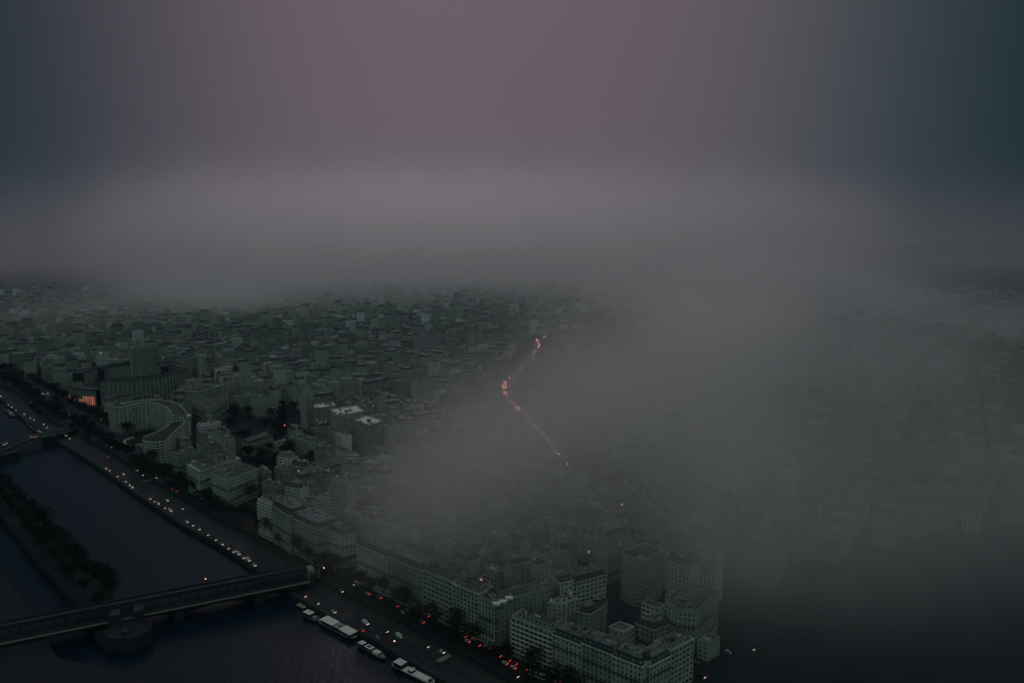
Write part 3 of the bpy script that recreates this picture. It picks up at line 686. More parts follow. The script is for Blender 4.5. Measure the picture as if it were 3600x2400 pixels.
# ------------------------------------------------------------------ filler city
seeds = [(G(1500, 1950).x, G(1500, 1950).y, None)]
u_ = (G(1737, 2117, 31)-G(1253, 1913, 31)).normalized(); TH0 = math.atan2(u_.y, u_.x)
DIST = [(60, 600, TH0), (-40, 800, TH0+.25), (250, 800, TH0+.1), (-250, 1000, TH0-.2), (120, 1100, .2), (450, 1150, -.5), (-520, 1250, .5), (-180, 1350, -.15), (300, 1500, .35), (700, 1500, .1), (-600, 1700, .8), (-950, 1900, -.3), (-100, 1800, .25), (200, 2100, -.1), (650, 2100, .55), (-500, 2250, .1), (1200, 2000, .3), (0, 2600, .4), (-1100, 2600, 0.), (900, 2700, -.2)]
def gpoly(pts, z=0): return [tuple(G(a, b_, z)) for a, b_ in pts]
CORR = [gpoly([(2575, 2130), (2700, 2060), (2640, 1770), (2600, 1770)]), gpoly([(1700, 2290), (1840, 2330), (2160, 2080), (2150, 2040), (1990, 2085)]),
        gpoly([(850, 1620), (905, 1690), (1020, 1680), (1190, 1650), (1150, 1610), (1020, 1580), (900, 1590)]), gpoly([(790, 1450), (830, 1580), (960, 1580), (1060, 1520), (1050, 1450), (900, 1420)]),
        gpoly([(2200, 1900), (2290, 1890), (2400, 1960), (2560, 2040), (2560, 2070), (2420, 2010), (2260, 1930)]),
        gpoly([(60, 1370), (270, 1450), (400, 1590), (560, 1640), (640, 1760), (500, 1700), (100, 1450)]), gpoly([(1735, 1325), (1815, 1320), (1850, 1410), (1755, 1405)]), gpoly([(1870, 1180), (1930, 1180), (1930, 1235), (1870, 1240)])]
for p in CORR: exclude(p)
exclude(gpoly([(2540, 2140), (2690, 2040), (2900, 2000), (3250, 1900), (3800, 1860), (4400, 2700), (2480, 2700)]))
road_pts = [(1895, 1190), (1885, 1225), (1850, 1270), (1800, 1340), (1775, 1365), (1780, 1395), (1800, 1425), (1835, 1445), (1880, 1485), (1930, 1540), (1965, 1590), (1990, 1650), (2050, 1690), (2110, 1705), (2180, 1706)]
rp = [G(a, b_, 0) for a, b_ in road_pts]
for i in range(len(rp)-1):
    u = (rp[i+1]-rp[i]).normalized(); n = Vector((-u.y, u.x))*26; exclude([tuple(rp[i]-n), tuple(rp[i+1]-n), tuple(rp[i+1]+n), tuple(rp[i]+n)])
b = MB()
for i in range(len(rp)-1):
    u = (rp[i+1]-rp[i]).normalized(); n = Vector((-u.y, u.x))*8; b.poly([(*(rp[i]-n), .03), (*(rp[i+1]-n), .03), (*(rp[i+1]+n), .03), (*(rp[i]+n), .03)], 'wetroad')
b.build('boulevard', kind='structure')
lots = []
fr_ = random.Random(21)
BX, BY, SW = 74, 50, 11
for gi, (gx, gy, th) in enumerate(DIST):
    ca, sa = math.cos(th), math.sin(th)
    for i in range(-26, 27):
        for j in range(-36, 37):
            bx, by = gx+ca*i*(BX+SW)-sa*j*(BY+SW), gy+sa*i*(BX+SW)+ca*j*(BY+SW)
            if not (520 < by < 3000 and abs(bx) < by*.70+60): continue
            if min(range(len(DIST)), key=lambda k: (DIST[k][0]-bx)**2+(DIST[k][1]-by)**2) != gi: continue
            hb = fr_.uniform(16, 28); sty = fr_.random()
            if by > 1150 and fr_.random() < .06: continue
            sl = []
            for k in range(4):
                for s_ in (-1, 1): sl.append(((k-1.5)*BX/4, s_*(BY/2-6.2), BX/4-.1, 12.4, 1))
            for s_ in (-1, 1): sl.append((s_*(BX/2-6.4), 0, 12.8, BY-25, 0))
            if fr_.random() < .6: sl.append((fr_.uniform(-14, 14), 0, fr_.uniform(10, 22), 9, 2))
            for lx, ly, w_, d_, kd in sl:
                if fr_.random() < .06: continue
                x, y = bx+ca*lx-sa*ly, by+sa*lx+ca*ly
                h = max(9, hb+fr_.uniform(-7, 7)) * (.7 if kd == 2 else 1) + (fr_.uniform(8, 22) if fr_.random() < .09 else 0)
                if excluded(x, y): continue
                cs = [(x+ca*a*w_/2-sa*b_*d_/2, y+sa*a*w_/2+ca*b_*d_/2) for a, b_ in ((-1, -1), (1, -1), (1, 1), (-1, 1))]
                if any(excluded(*q) for q in cs): continue
                lots.append((h*w_/(x*x+y*y+H*H), x, y, w_, d_, h, th, kd, fr_.random(), fr_.random()))
lots.sort(key=lambda a: -a[0])
def vis(l):
    px, py = PX(l[1], l[2], l[5]); return -30 < px < 3630 and py < 2420 and not (px > 2750)
nhero = len(HERO); NIND = 296-nhero
indiv = [l for l in lots if vis(l)][:NIND]; ids = set(map(id, indiv)); rest = [l for l in lots if id(l) not in ids]
WM = ['stone', 'stone2', 'stone', 'party', 'stone3', 'white']
def lot_geo(l, wall, win, roof, chim, near):
    _, x, y, w_, d_, h, th, kd, r1, r2 = l
    ca, sa = math.cos(th), math.sin(th); ux, uy = Vector((ca, sa)), Vector((-sa, ca)); c_ = Vector((x, y))
    wm = WM[int(r1*6)]; p = [c_+ux*a*w_/2+uy*b_*d_/2 for a, b_ in ((-1, -1), (1, -1), (1, 1), (-1, 1))]
    b0 = len(wall.v)
    for i in range(4):
        a, b_ = p[i], p[(i+1) % 4]; wall.poly([(*a, 0), (*b_, 0), (*b_, h), (*a, h)], wm)
    mans = r2 < .58 and kd != 2
    if mans:
        hi = inset([tuple(q) for q in p], 1.9); roof.frustum([tuple(q) for q in p], hi, h, h+3.6, 'slate' if r1 < .5 else 'zinc'); rt = h+3.6
        if near:
            for i in (0, 2):
                A, B = p[i], p[(i+1) % 4]; L = (B-A).length; u = (B-A)/L; nn = Vector((u.y, -u.x)); k = int(L/3.6)
                for j in range(k): roof.box(A+u*(j+.5)*L/k-nn*1.2, u, nn, .6, .6, h+.4, h+2.3, wm, 'zinc')
    else:
        roof.prism([tuple(q) for q in p], h, h+.05, 'flat', bottom=False); k_ = inset([tuple(q) for q in p], .5)
        for i in range(4): roof.poly([(*p[i], h), (*p[(i+1) % 4], h), (*p[(i+1) % 4], h+.9), (*p[i], h+.9)], wm)
        for i in range(4): roof.poly([(*p[i], h+.9), (*p[(i+1) % 4], h+.9), (*k_[(i+1) % 4], h+.6), (*k_[i], h+.6)], 'white' if r2 > .9 else wm)
        if r1 > .35:
            q = inset([tuple(a) for a in p], 2.2); roof.prism(q, h+.05, h+2.9, 'white' if r2 > .85 else wm, 'flat', False)
        roof.box(c_+ux*(r1-.5)*w_*.5, ux, uy, 1.6, 1.3, h, h+4.2, 'party'); rt = h+2
    if near:
        for q_ in range(4): roof.box(c_+ux*(((r1*97+q_*.37) % 1)-.5)*w_*.7+uy*(((r2*89+q_*.53) % 1)-.5)*d_*.6, ux, uy, .4+r1, .4+r2*.6, h, rt+.9+q_*.25, ('party', 'white', 'zinc', 'stone2')[(q_+int(r1*9)) % 4])
    for s_ in (-1, 1):
        if kd == 1 or r1 > .5:
            cc = c_+ux*s_*(w_/2-.4)+uy*(r2-.5)*d_*.5; chimney(chim(), cc, uy, ux, 1.1+r1, h-.5, rt+1.2)
    if near is not None:
        bay, fh = (2.9, 3.2) if r1 < .6 else (3.6, 3.0); ww = .62 if r1 < .6 else 1.1
        for i in range(4):
            if kd == 1 and i in (1, 3): continue
            A, B = p[i], p[(i+1) % 4]; L = (B-A).length; u = (B-A)/L; n = Vector((u.y, -u.x))*.06
            mid = (A+B)/2
            if n.dot(mid) > 0: continue        # the rear fronts face away from every street seen
            k, nf = max(1, int(L/bay)), max(2, int((h-1)/fh))
            for f_ in range(nf):
                z = (f_+.28)*(h-.6)/nf; z1 = z+(2.0 if r1 < .6 else 1.6)
                for j in range(k):
                    m_ = A+n+u*(j+.5)*L/k; win.poly([(*(m_-u*ww), z), (*(m_+u*ww), z), (*(m_+u*ww), z1), (*(m_-u*ww), z1)], 'litf' if (near and (f_*31+j*17+int(x*7)) % 190 == 0) else 'curtain' if (f_*7+j*3+int(x)) % 5 == 0 else 'glass')
                if near and (r2 > .8 or f_ in (1, nf-1)):
                    m_ = mid+n*5; win_b.box(m_, u, n/.06, L/2-.2, .3, z-.55, z-.3, wm)
win_b = MB()
# relation of a filler building to the nearest landmark, for its label
REL = {}
def relate(x, y, pool):
    t, hx, hy, hh = min(pool, key=lambda a: (a[1]-x)**2+(a[2]-y)**2)
    px, py = PX(x, y, 0); qx, qy = PX(hx, hy, 0)
    if abs(px-qx) > 1.5*abs(py-qy): d = 'right of' if px > qx else 'left of'
    else: d = 'behind' if py < qy else 'in front of'
    return t, d
SHORT = {}
for t, hx, hy, hh in HERO:
    SHORT[t.name] = t['label']
keys = [('stepped terraces', 'the white art deco house'), ('small dome', 'the small domed corner house'), ('pale rooftop penthouse', 'the pale penthouse'), ('raised on pillars', 'the glazed office on pillars'), ('big framed window', 'the framed window grid building'), ('arched gable on', 'the arched gable house'), ('white balconied modern', 'the white balconied tower house'), ('round gabled', 'the round gabled house'), ('meets the buildings', 'the viaduct corner house'), ('nearest cream', 'the nearest cream house'), ('broad white flat roof', 'the broad white roofed house'), ('terraced white apartment', 'the terraced white tower'), ('small cream town', 'the small cream town house'), ('pale roof edge facing', 'the low garden slab'), ('pale edged roofs', 'the stepped white terrace block'), ('terrace wall running', 'the long arcaded wall'), ('tall thin balconied', 'the thin balconied slab'), ('pink lit windows', 'the tower with pink lit windows'), ('middle of the three', 'the round cornered tower'), ('round bay', 'the tower with round bay'), ('white gridded block', 'the white gridded block'), ('square pillar', 'the square pillar building'), ('ghostly', 'the ghostly fog tower'), ('alone in the fog', 'the hazy stepped block'), ('pier tower', 'the blank pier tower'), ('blank concrete side', 'the round fronted tower house'), ('lozenge shaped', 'the lozenge building'), ('long glazed office', 'the long glazed slab'), ('below the glass vault', 'the big corner block under the vault'), ('almost lost', 'the faint green block'), ('octagonal', 'the octagonal parapet building'), ('far hillside', 'the wide white hillside flats'), ('square windows', 'the white slab with square windows'), ('left of the glowing', 'the hazy slab tower'), ('pale roof band', 'the pale banded office block'), ('chevron', 'the chevron block'), ('twin block', 'the balconied twin block'), ('gridded cube', 'the green gridded cube'), ('mansard wing', 'the white ended slab'), ('long pale terrace', 'the long pale terrace block'), ('low lit corner', 'the low lit corner house'), ('concave banded', 'the concave banded building'), ('rounded white front', 'the rounded banded front'), ('ring shaped', 'the ring shaped building'), ('curved glass vault', 'the glass vault'), ('white rooftop skylights', 'the side street skylights'), ('far left end', 'the far end of the avenue block'), ('broad pale blank', 'the broad blank wall building')]
POOL = []
for h_ in HERO:
    for k, s_ in keys:
        if k in h_[0]['label']: SHORT[h_[0].name] = s_; POOL.append(h_); break
ORD = ['nearest', 'second', 'third', 'fourth', 'fifth', 'sixth', 'seventh', 'eighth', 'ninth', 'tenth', 'eleventh', 'twelfth', 'thirteenth', 'fourteenth', 'fifteenth', 'sixteenth', 'seventeenth', 'eighteenth', 'nineteenth', 'twentieth']
groups = {}
for l in indiv:
    t, d = relate(l[1], l[2], POOL); kind = 'steep roofed' if (l[9] < .58 and l[7] != 2) else 'flat roofed'
    groups.setdefault((t.name, d, kind), []).append((((l[1]-t.location.x)**2+(l[2]-t.location.y)**2), l))
for (tn, d, kind), ls in groups.items():
    ls.sort(key=lambda a: a[0])
    for i, (_, l) in enumerate(ls):
        o_ = ORD[i] if i < len(ORD) else 'farthest'
        t = thing('apartment_building', f'{o_} {kind} house {d} {SHORT[tn]}, counting from it', 'building', (l[1], l[2], 0), 'houses of the dense city quarters')
        wall, win, roof = MB(), MB(), MB(); ch = []
        def newch(): b = MB(); ch.append(b); return b
        win_b = MB()
        lot_geo(l, wall, win, roof, newch, True)
        wall.build('wall', t); roof.build('roof', t)
        if win.f: win.build('window', t, 'stuff')
        if win_b.f: win_b.build('balcony', t, 'stuff')
        for b in ch: b.build('chimney', t)
mass = MB()
for l in rest: lot_geo(l, mass, mass, mass, lambda: mass, False if l[2] < 1900 else None)
o = mass.build('distant_houses', kind='stuff'); o['label'] = 'close packed roofs of the distant city fading into fog'; o['category'] = 'houses'
print('heroes', nhero, 'indiv', len(indiv), 'rest', len(rest), 'mass faces', len(mass.f))
# ------------------------------------------------------------------ metro viaduct bridge (double deck)
bA, bB = G(1062, 2049, 2), G(450, 2172, 2); u = (bA-bB).normalized(); n = Vector((-u.y, u.x)); bA = bA+n*11; bB = bB+n*11
L = (bA-bB).length
t = thing('viaduct_bridge', 'double deck iron bridge with a metro viaduct on slender columns over the river', 'bridge', (bB.x, bB.y, 0))
def bbox(c0, c1, wd, z0, z1, m, name, par, lab=None, off=0.):
    c0 = c0+n*off; c1 = c1+n*off; uu = (c1-c0).normalized(); mm = (c0+c1)/2; b = MB(); b.box(mm, uu, Vector((-uu.y, uu.x)), (c1-c0).length/2, wd, z0, z1, m); return b.build(name, par, label=lab)
e0, e1 = bB-u*210, bA+u*6
bbox(e0, e1, 12, .4, 1.7, 'iron', 'road_deck', t); bbox(e0, e1, 11.4, 1.72, 1.76, 'asphalt', 'road_surface', t)
for s_ in (-11.7, 11.7): bbox(e0, e1, .12, 1.72, 2.7, 'deck', 'railing', t, off=s_)
v1 = G(1255, 1945, 8.5)
bbox(e0, e1, 3.6, 8.4, 9.6, 'iron', 'viaduct_deck', t)
for s_ in (-3.7, 3.7): bbox(e0, e1, .15, 8.0, 10.9, 'emb', 'viaduct_girder', t, off=s_)
for s_ in (-.8, .8): bbox(e0, e1, .08, 9.62, 9.78, 'zinc', 'rail', t, off=s_)
k = int((L+210)/6.6)
for i in range(k+1):
    q = e0+u*(i*6.6)
    for s_ in (-3.2, 3.2):
        b = MB(); c_ = q+n*s_; b.box(c_, u, n, .16, .16, 1.7, 8.0, 'emb'); b.box(c_, u, n, .35, .35, 7.6, 8.0, 'emb'); b.build('column', t)
for f_ in (.27, .73):
    q = bB+(bA-bB)*f_
    b = MB(); b.box(q, u, n, 3.2, 13, ZR-.5, -2.5, 'emb'); b.box(q, u, n, 2.2, 11.5, -2.5, .4, 'emb'); b.build('pier', t)
# shallow arches under the road deck
sp_ = [0, .27, .73, 1]
for a, c_ in zip(sp_, sp_[1:]):
    p0, p1 = bB+(bA-bB)*a, bB+(bA-bB)*c_
    for s_ in (-10.5, 0, 10.5):
        b = MB()
        for i in range(10):
            f0, f1 = i/10, (i+1)/10; z = lambda f: .2-5.2*(2*f-1)**2
            q0, q1 = p0+(p1-p0)*f0+n*s_, p0+(p1-p0)*f1+n*s_
            for sd in (-.2, .2): b.poly([(*(q0+n*sd), z(f0)-.5), (*(q1+n*sd), z(f1)-.5), (*(q1+n*sd), .4), (*(q0+n*sd), .4)], 'iron')
            b.poly([(*(q0-n*.2), z(f0)-.5), (*(q1-n*.2), z(f1)-.5), (*(q1+n*.2), z(f1)-.5), (*(q0+n*.2), z(f0)-.5)], 'iron')
        b.build('arch_rib', t)
# abutment towers on the quay
t = thing('bridge_abutment', 'pale stone abutment pier carrying the viaduct onto the bank', 'abutment', (bA.x, bA.y, ZQ))
b = MB(); q = bA+u*9; b.box(q, u, n, 2.4, 4.5, ZQ, 8.0, 'party'); b.build('pier', t)
for s_ in (-9, 9):
    b = MB(); b.box(q+n*s_, u, n, 2.0, 1.4, ZQ, 6.5, 'pave'); b.box(q+n*s_, u, n, 2.3, 1.7, 6.502, 7.0, 'pave'); b.build('pylon', t)
# viaduct on land
t = thing('metro_viaduct', 'metro viaduct on columns crossing the avenue into the houses', 'viaduct', (bA.x, bA.y, 0)); g0 = bA+u*12.2; g1 = v1
bbox(g0, g1, 3.9, 8.2, 9.6, 'iron', 'viaduct_deck', t)
for s_ in (-4.1, 4.1): bbox(g0, g1, .15, 7.9, 10.9, 'emb', 'viaduct_girder', t, off=s_)
un = (g1-g0).normalized()
for i in range(int((g1-g0).length/14)+1):
    for s_ in (-3, 3):
        b = MB(); b.box(g0+un*(i*14+3)+n*s_, u, n, .5, .5, .1, 8.1, 'stone2'); b.build('column', t)
# monumental centre of the bridge on the island
cB = G(448, 2180, 0); t = thing('island_belvedere', 'stone belvedere platform with an arch at the tip of the island', 'belvedere', (cB.x, cB.y, ZR))
b = MB()
for s_ in (-1, 1): b.box(cB+u*s_*7.5, u, n, 3.2, 4.8, ZR, 7.98, 'emb')
b.build('arch_pier', t)
b = MB()
for i in range(8):
    a0, a1 = math.pi*i/8, math.pi*(i+1)/8
    for s_ in (-4.8, 4.8): b.poly([(*(cB+u*4.3*math.cos(a0)+n*s_), 2+4.3*math.sin(a0)), (*(cB+u*4.3*math.cos(a1)+n*s_), 2+4.3*math.sin(a1)), (*(cB+u*4.3*math.cos(a1)+n*s_), 7.97), (*(cB+u*4.3*math.cos(a0)+n*s_), 7.97)], 'emb')
b.build('arch', t)
cc = G(452, 2218, 0)
pr = [tuple(cc+Vector((15*math.cos(k*math.pi/10), 13*math.sin(k*math.pi/10)))) for k in range(20)]
b = MB(); b.prism(pr, ZR-.3, 1.2, 'pave', 'asphalt'); b.build('platform', t)
b = MB(); pi_ = [(cc[0]+(a-cc[0])*.965, cc[1]+(c_-cc[1])*.965) for a, c_ in pr]
for i in range(20):
    j = (i+1) % 20; b.prism(ccw([pr[i], pr[j], pi_[j], pi_[i]]), 1.204, 2.2, 'pave')
b.build('balustrade', t)
tip = G(452, 2262, -5); b = MB(); b.prism(ccw([tuple(cc+Vector((-9, -9))), tuple(cc+Vector((9, -9))), tuple(tip+Vector((2, 0))), tuple(tip-Vector((2, 0)))]), ZR-.3, -2.5, 'emb'); b.build('cutwater', t)
b = MB(); b.box(cc-Vector((0, 4)), (1, 0), (0, 1), 2, 2, 1.2, 3.2, 'emb'); b.build('plinth', t)
# ------------------------------------------------------------------ road bridge, far left
gA = G(262, 1502, 2); gm = G(76, 1541, 3.5); g0_ = G(-60, 1606, 1); t = thing('road_bridge', 'dark low road bridge humped over the far reach of the river', 'bridge', (gA.x, gA.y, 0))
pl = [G(-330, 1760, -1), G(-120, 1640, .5), G(0, 1577, 2.0), G(76, 1541, 3.0), G(126, 1533, 3.2), G(190, 1522, 2.8), G(262, 1502, 1.5)]; zz = [.4, 1.6, 2.6, 3.2, 3.2, 2.7, 1.2]
b = MB()
for i in range(len(pl)-1):
    uu = (pl[i+1]-pl[i]).normalized(); nn = Vector((-uu.y, uu.x))*11; a, c_ = pl[i], pl[i+1]
    A = [(*(a-nn), zz[i]), (*(c_-nn), zz[i+1]), (*(c_+nn), zz[i+1]), (*(a+nn), zz[i])]; Bq = [(x, y, z-2.2) for x, y, z in A]
    b.poly(A, 'asphalt'); b.poly(Bq[::-1], 'iron')
    for j in range(4): b.poly([Bq[j], Bq[(j+1) % 4], A[(j+1) % 4], A[j]], 'iron')
b.build('deck', t)
for s_ in (-11.2, 11.2):
    b = MB()
    for i in range(len(pl)-1):
        uu = (pl[i+1]-pl[i]).normalized(); nn = Vector((-uu.y, uu.x))*s_; a, c_ = pl[i]+nn, pl[i+1]+nn
        b.poly([(*a, zz[i]-.3), (*c_, zz[i+1]-.3), (*c_, zz[i+1]+1), (*a, zz[i]+1)], 'deck')
    b.build('railing', t)
for px_, py_ in ((182, 1543), (30, 1600), (-150, 1700)):
    q = G(px_, py_-8, 0); b = MB(); b.box(q, Vector((.9, -.43)), Vector((.43, .9)), 3, 11, ZR-.4, .6, 'emb'); b.build('pier', t)
# ------------------------------------------------------------------ trees
def tree_meshes(k, h, r, dense, m):
    rr = random.Random(k); tb = MB()
    def limb(a, c_, r0, r1):
        a, c_ = Vector(a), Vector(c_); d = (c_-a).normalized(); s_ = d.cross(Vector((0, 0, 1)) if abs(d.z) < .9 else Vector((1, 0, 0))).normalized(); q = d.cross(s_); P = []
        for p, rad in ((a, r0), (c_, r1)):
            for i in range(5):
                t_ = i*2*math.pi/5; P.append(tuple(p+(s_*math.cos(t_)+q*math.sin(t_))*rad))
        b0 = len(tb.v); tb.v += P
        for i in range(5): tb.f.append((b0+i, b0+(i+1) % 5, b0+5+(i+1) % 5, b0+5+i)); tb.mi.append(tb._m('bark'))
    limb((0, 0, 0), (0, 0, h*.38), .32, .22); tips = []
    for i in range(6):
        a = i*1.05+rr.random(); e_ = (math.cos(a)*r*.55, math.sin(a)*r*.55, h*rr.uniform(.6, .85)); limb((0, 0, h*rr.uniform(.3, .4)), e_, .16, .07); tips.append(e_)
        for _ in range(3):
            f = (e_[0]+rr.uniform(-1, 1)*r*.45, e_[1]+rr.uniform(-1, 1)*r*.45, e_[2]+rr.uniform(.3, 1)*h*.15); limb(e_, f, .07, .03); tips.append(f)
    cb = MB()
    cl = [(rr.gauss(0, r*.42), rr.gauss(0, r*.42), h*rr.uniform(.5, .95)) for _ in range(16)]+tips
    for _ in range(dense):
        c_ = rr.choice(cl); s_ = rr.uniform(.18, .55); p = Vector((c_[0]+rr.gauss(0, r*.17), c_[1]+rr.gauss(0, r*.17), c_[2]+rr.gauss(0, h*.05)))
        a = Vector((rr.gauss(0, 1), rr.gauss(0, 1), rr.gauss(0, 1))).normalized(); c2 = a.cross(Vector((rr.gauss(0, 1), rr.gauss(0, 1), .3))).normalized()
        cb.poly([tuple(p-a*s_), tuple(p+c2*s_*.8), tuple(p+a*s_), tuple(p-c2*s_*.8)], m)
    return tb.mesh('trunk'), cb.mesh('crown')
TM = [tree_meshes(1, 16, 7, 1150, 'leaf'), tree_meshes(2, 18, 7.6, 1350, 'leaf'), tree_meshes(3, 14, 6, 950, 'leaf'), tree_meshes(4, 17, 6.2, 1400, 'hedge')]
def put_tree(x, y, z, label, group, kinds=(0, 1, 2)):
    k = rnd.choice(kinds); t = thing('tree', label, 'tree', (x, y, z), group, rnd.uniform(0, 6.28)); s_ = rnd.uniform(.8, 1.15); t.scale = (s_, s_, s_*rnd.uniform(.9, 1.1))
    link('trunk', TM[k][0], t); link('crown', TM[k][1], t)
TLM = [(260, 'the road bridge'), (500, 'the banded building'), (700, 'the broad white roofed house'), (800, 'the nearest cream house'), (930, 'the white balconied tower house'), (1080, 'the iron bridge'), (1253, 'the far end of the avenue block'), (1560, 'the glazed office on pillars'), (1737, 'the dark corner house'), (1950, 'the white art deco house'), (60, 'the far quay bend')]
def relabel(ts, base):
    g = {}
    for t in ts:
        px = PX(t.location.x, t.location.y, 0)[0]; lm = min(TLM, key=lambda a: abs(a[0]-px)); g.setdefault((lm[1], 'left' if px < lm[0] else 'right'), []).append((abs(px-lm[0]), t))
    for (nm, sd), l in g.items():
        l.sort(key=lambda a: a[0])
        for i, (_, t) in enumerate(l): t['label'] = f"{ORD[i] if i < 20 else 'farthest'} {base}, going {sd} from {nm}"
def relabel2(ts, base):
    g = {}
    for t in ts:
        h_, d = relate(t.location.x, t.location.y, POOL); g.setdefault((h_.name, d), []).append(((h_.location.x-t.location.x)**2+(h_.location.y-t.location.y)**2, t))
    for (nm, d), l in g.items():
        l.sort(key=lambda a: a[0])
        for i, (_, t) in enumerate(l): t['label'] = f"{ORD[i] if i < 20 else 'farthest'} {base} {d} {SHORT[nm]}"
def tree_line(line, step, z, label, group, i0=0, i1=None, jit=1.2, kinds=(0, 1, 2), skip=.07):
    d = 0.; n0 = len(THINGS)
    for i in range(i0, (i1 or len(line)-1)):
        a, c_ = line[i], line[i+1]; L = (c_-a).length; uu = (c_-a)/L
        while d < L:
            q = a+uu*d; d += step*rnd.uniform(.85, 1.15)
            px, py = PX(q.x, q.y, 8)
            if -40 < px < 3640 and py < 2440 and rnd.random() > skip: put_tree(q.x+rnd.uniform(-jit, jit), q.y+rnd.uniform(-jit, jit), z, label, group, kinds)
        d -= L
    if 'island' in label:
        l = sorted(THINGS[n0:], key=lambda t: (t.location-Vector((cB.x, cB.y, 0))).length)
        for i, t in enumerate(l): t['label'] = f"{ORD[i] if i < 20 else 'farthest'} dark tree from the belvedere, {'river' if 'river side' in label else 'far'} side of the island"
    else: relabel(THINGS[n0:], 'tree ' + label.split('tree ')[1])
tree_line(offs(q_in, 5), 17, .1, 'bare tree on the promenade', 'trees along the promenade', 2)
tree_line(offs(q_in, 12), 24, .1, 'bare tree on the avenue verge', 'trees on the avenue side of the promenade', 2, skip=.25)
tree_line(offs(q_in, 39), 19, .12, 'bare tree below the fronts', 'trees below the apartment fronts', 2, skip=.15)
tree_line(offr(ie, 5), 12, -2, 'dark tree crowding the river side of the long island', 'trees on the river side of the island', 0, 7, kinds=(1, 3))
tree_line(offr(ie, 17), 20, -2, 'dark tree on the far side of the long island', 'trees on the far side of the island', 0, 7, kinds=(1, 3))
def scatter(poly, nmax, label, group, kinds=(0, 1, 3)):
    xs = [p[0] for p in poly]; ys = [p[1] for p in poly]; k = tries = 0; n0 = len(THINGS)
    while k < nmax and tries < nmax*30:
        tries += 1; x, y = rnd.uniform(min(xs), max(xs)), rnd.uniform(min(ys), max(ys))
        if inpoly(x, y, poly): put_tree(x, y, 0, label, group, kinds); k += 1
    relabel2(THINGS[n0:], label.split(' in ')[0])
scatter(CORR[2], 26, 'dark garden tree in the park between the hazy mansard block and the slab', 'garden trees in the lower park')
scatter(CORR[3], 28, 'dark tree in the wooded garden left of the thin balconied slab', 'garden trees in the upper park')
scatter(CORR[5], 18, 'dark tree in the square before the ring shaped building', 'trees before the ring building')
for px_, py_ in ((850, 1345), (862, 1352), (875, 1340)):
    q = G(px_-10, py_, 0); put_tree(q.x, q.y, 0, 'tall dark poplar clump left of the twin block', 'poplar clump', (3,)); THINGS[-1].scale = (1.3, 1.3, 2.0)
# lawns under garden trees
for nm, pg in (('lower_garden', CORR[2]), ('upper_garden', CORR[3])):
    sheet(nm, pg, .05, 'grass')
# ------------------------------------------------------------------ boats
def quay_frame(px, py, z=ZR, back=None):
    q = G(px, py, z); i = min(range(len(wl)-1), key=lambda i: ((wl[i]+wl[i+1])/2-q).length); uu = (wl[i+1]-wl[i]).normalized(); return q, uu, Vector((-uu.y, uu.x))
def hullpts(q, uu, nn, L, w_, bow=.16, stern=.06):
    P = lambda a, b_: tuple(q+uu*a*L/2+nn*b_*w_/2)
    return [P(-1, -.6), P(-1+stern*2, -1), P(1-bow*2, -1), P(1-bow*.6, -.6), P(1, 0), P(1-bow*.6, .6), P(1-bow*2, 1), P(-1+stern*2, 1), P(-1, .6)]
def boat(label, a, c_, wd, deck, items, hull='hull', name='barge'):
    p0, p1 = G(*a, ZR+1.2), G(*c_, ZR+1.2); uu = (p1-p0).normalized(); nn = Vector((-uu.y, uu.x)); L = (p1-p0).length; q = (p0+p1)/2
    t = thing(name, label, 'boat', (q.x, q.y, ZR)); hp = hullpts(q, uu, nn, L, wd); lo = [(q.x+(x-q.x)*.96, q.y+(y-q.y)*.92) for x, y in hp]
    b = MB(); b.frustum(lo, hp, ZR-.6, ZR+1.6, hull, deck); b.build('hull', t)
    b = MB(); ii = [(q.x+(x-q.x)*.985, q.y+(y-q.y)*.93) for x, y in hp]
    for i in range(len(hp)): j = (i+1) % len(hp); b.prism(ccw([hp[i], hp[j], ii[j], ii[i]]), ZR+1.604, ZR+2.0, 'deck')
    b.build('gunwale', t)
    for nm, f0, f1, w0, z0, z1, m, top in items:
        b = MB(); b.box(q+uu*L*((f0+f1)/2-.5), uu, nn, L*(f1-f0)/2, wd/2*w0, ZR+z0, ZR+z1, m, top)
        b.build(nm, t)
    return t, q, uu, nn, L
bt = boat('long river restaurant barge with a flat pale roof, moored longest of all', (1131, 2178), (1252, 2242), 8.2, 'deck', [
    ('cabin', .08, .93, .80, 1.61, 3.9, 'glass', 'cream'), ('roof', .06, .20, .88, 3.91, 4.15, 'cream', 'cream'), ('roof', .205, .42, .86, 3.91, 4.2, 'cream', 'cream'), ('roof', .425, .62, .84, 3.91, 4.1, 'deck', 'deck'), ('roof', .625, .94, .88, 3.91, 4.25, 'cream', 'cream'), ('roof_vent', .55, .57, .3, 4.11, 4.9, 'hull', 'deck')])
bt = boat('cream decked barge with a square wheelhouse roof at the bottom edge', (1384, 2330), (1528, 2402), 6.5, 'cream', [
    ('wheelhouse', .07, .27, .92, 1.61, 4.6, 'hull', 'cream'), ('cabin', .40, .50, .55, 1.61, 3.2, 'hull', 'cream'), ('hatch', .52, .84, .70, 1.61, 2.1, 'cream', 'cream'), ('winch', .88, .93, .4, 1.61, 2.6, 'hull', 'hull')])
t_, q, uu, nn, L = bt
b = MB(); g_0 = q-uu*L*.10+nn*3; b.box(g_0+nn*6, nn, uu, 6, .7, -6.2, -5.9, 'deck'); tag(b.build('gangway'), 'narrow gangway from the quay to the cream decked barge', 'gangway')
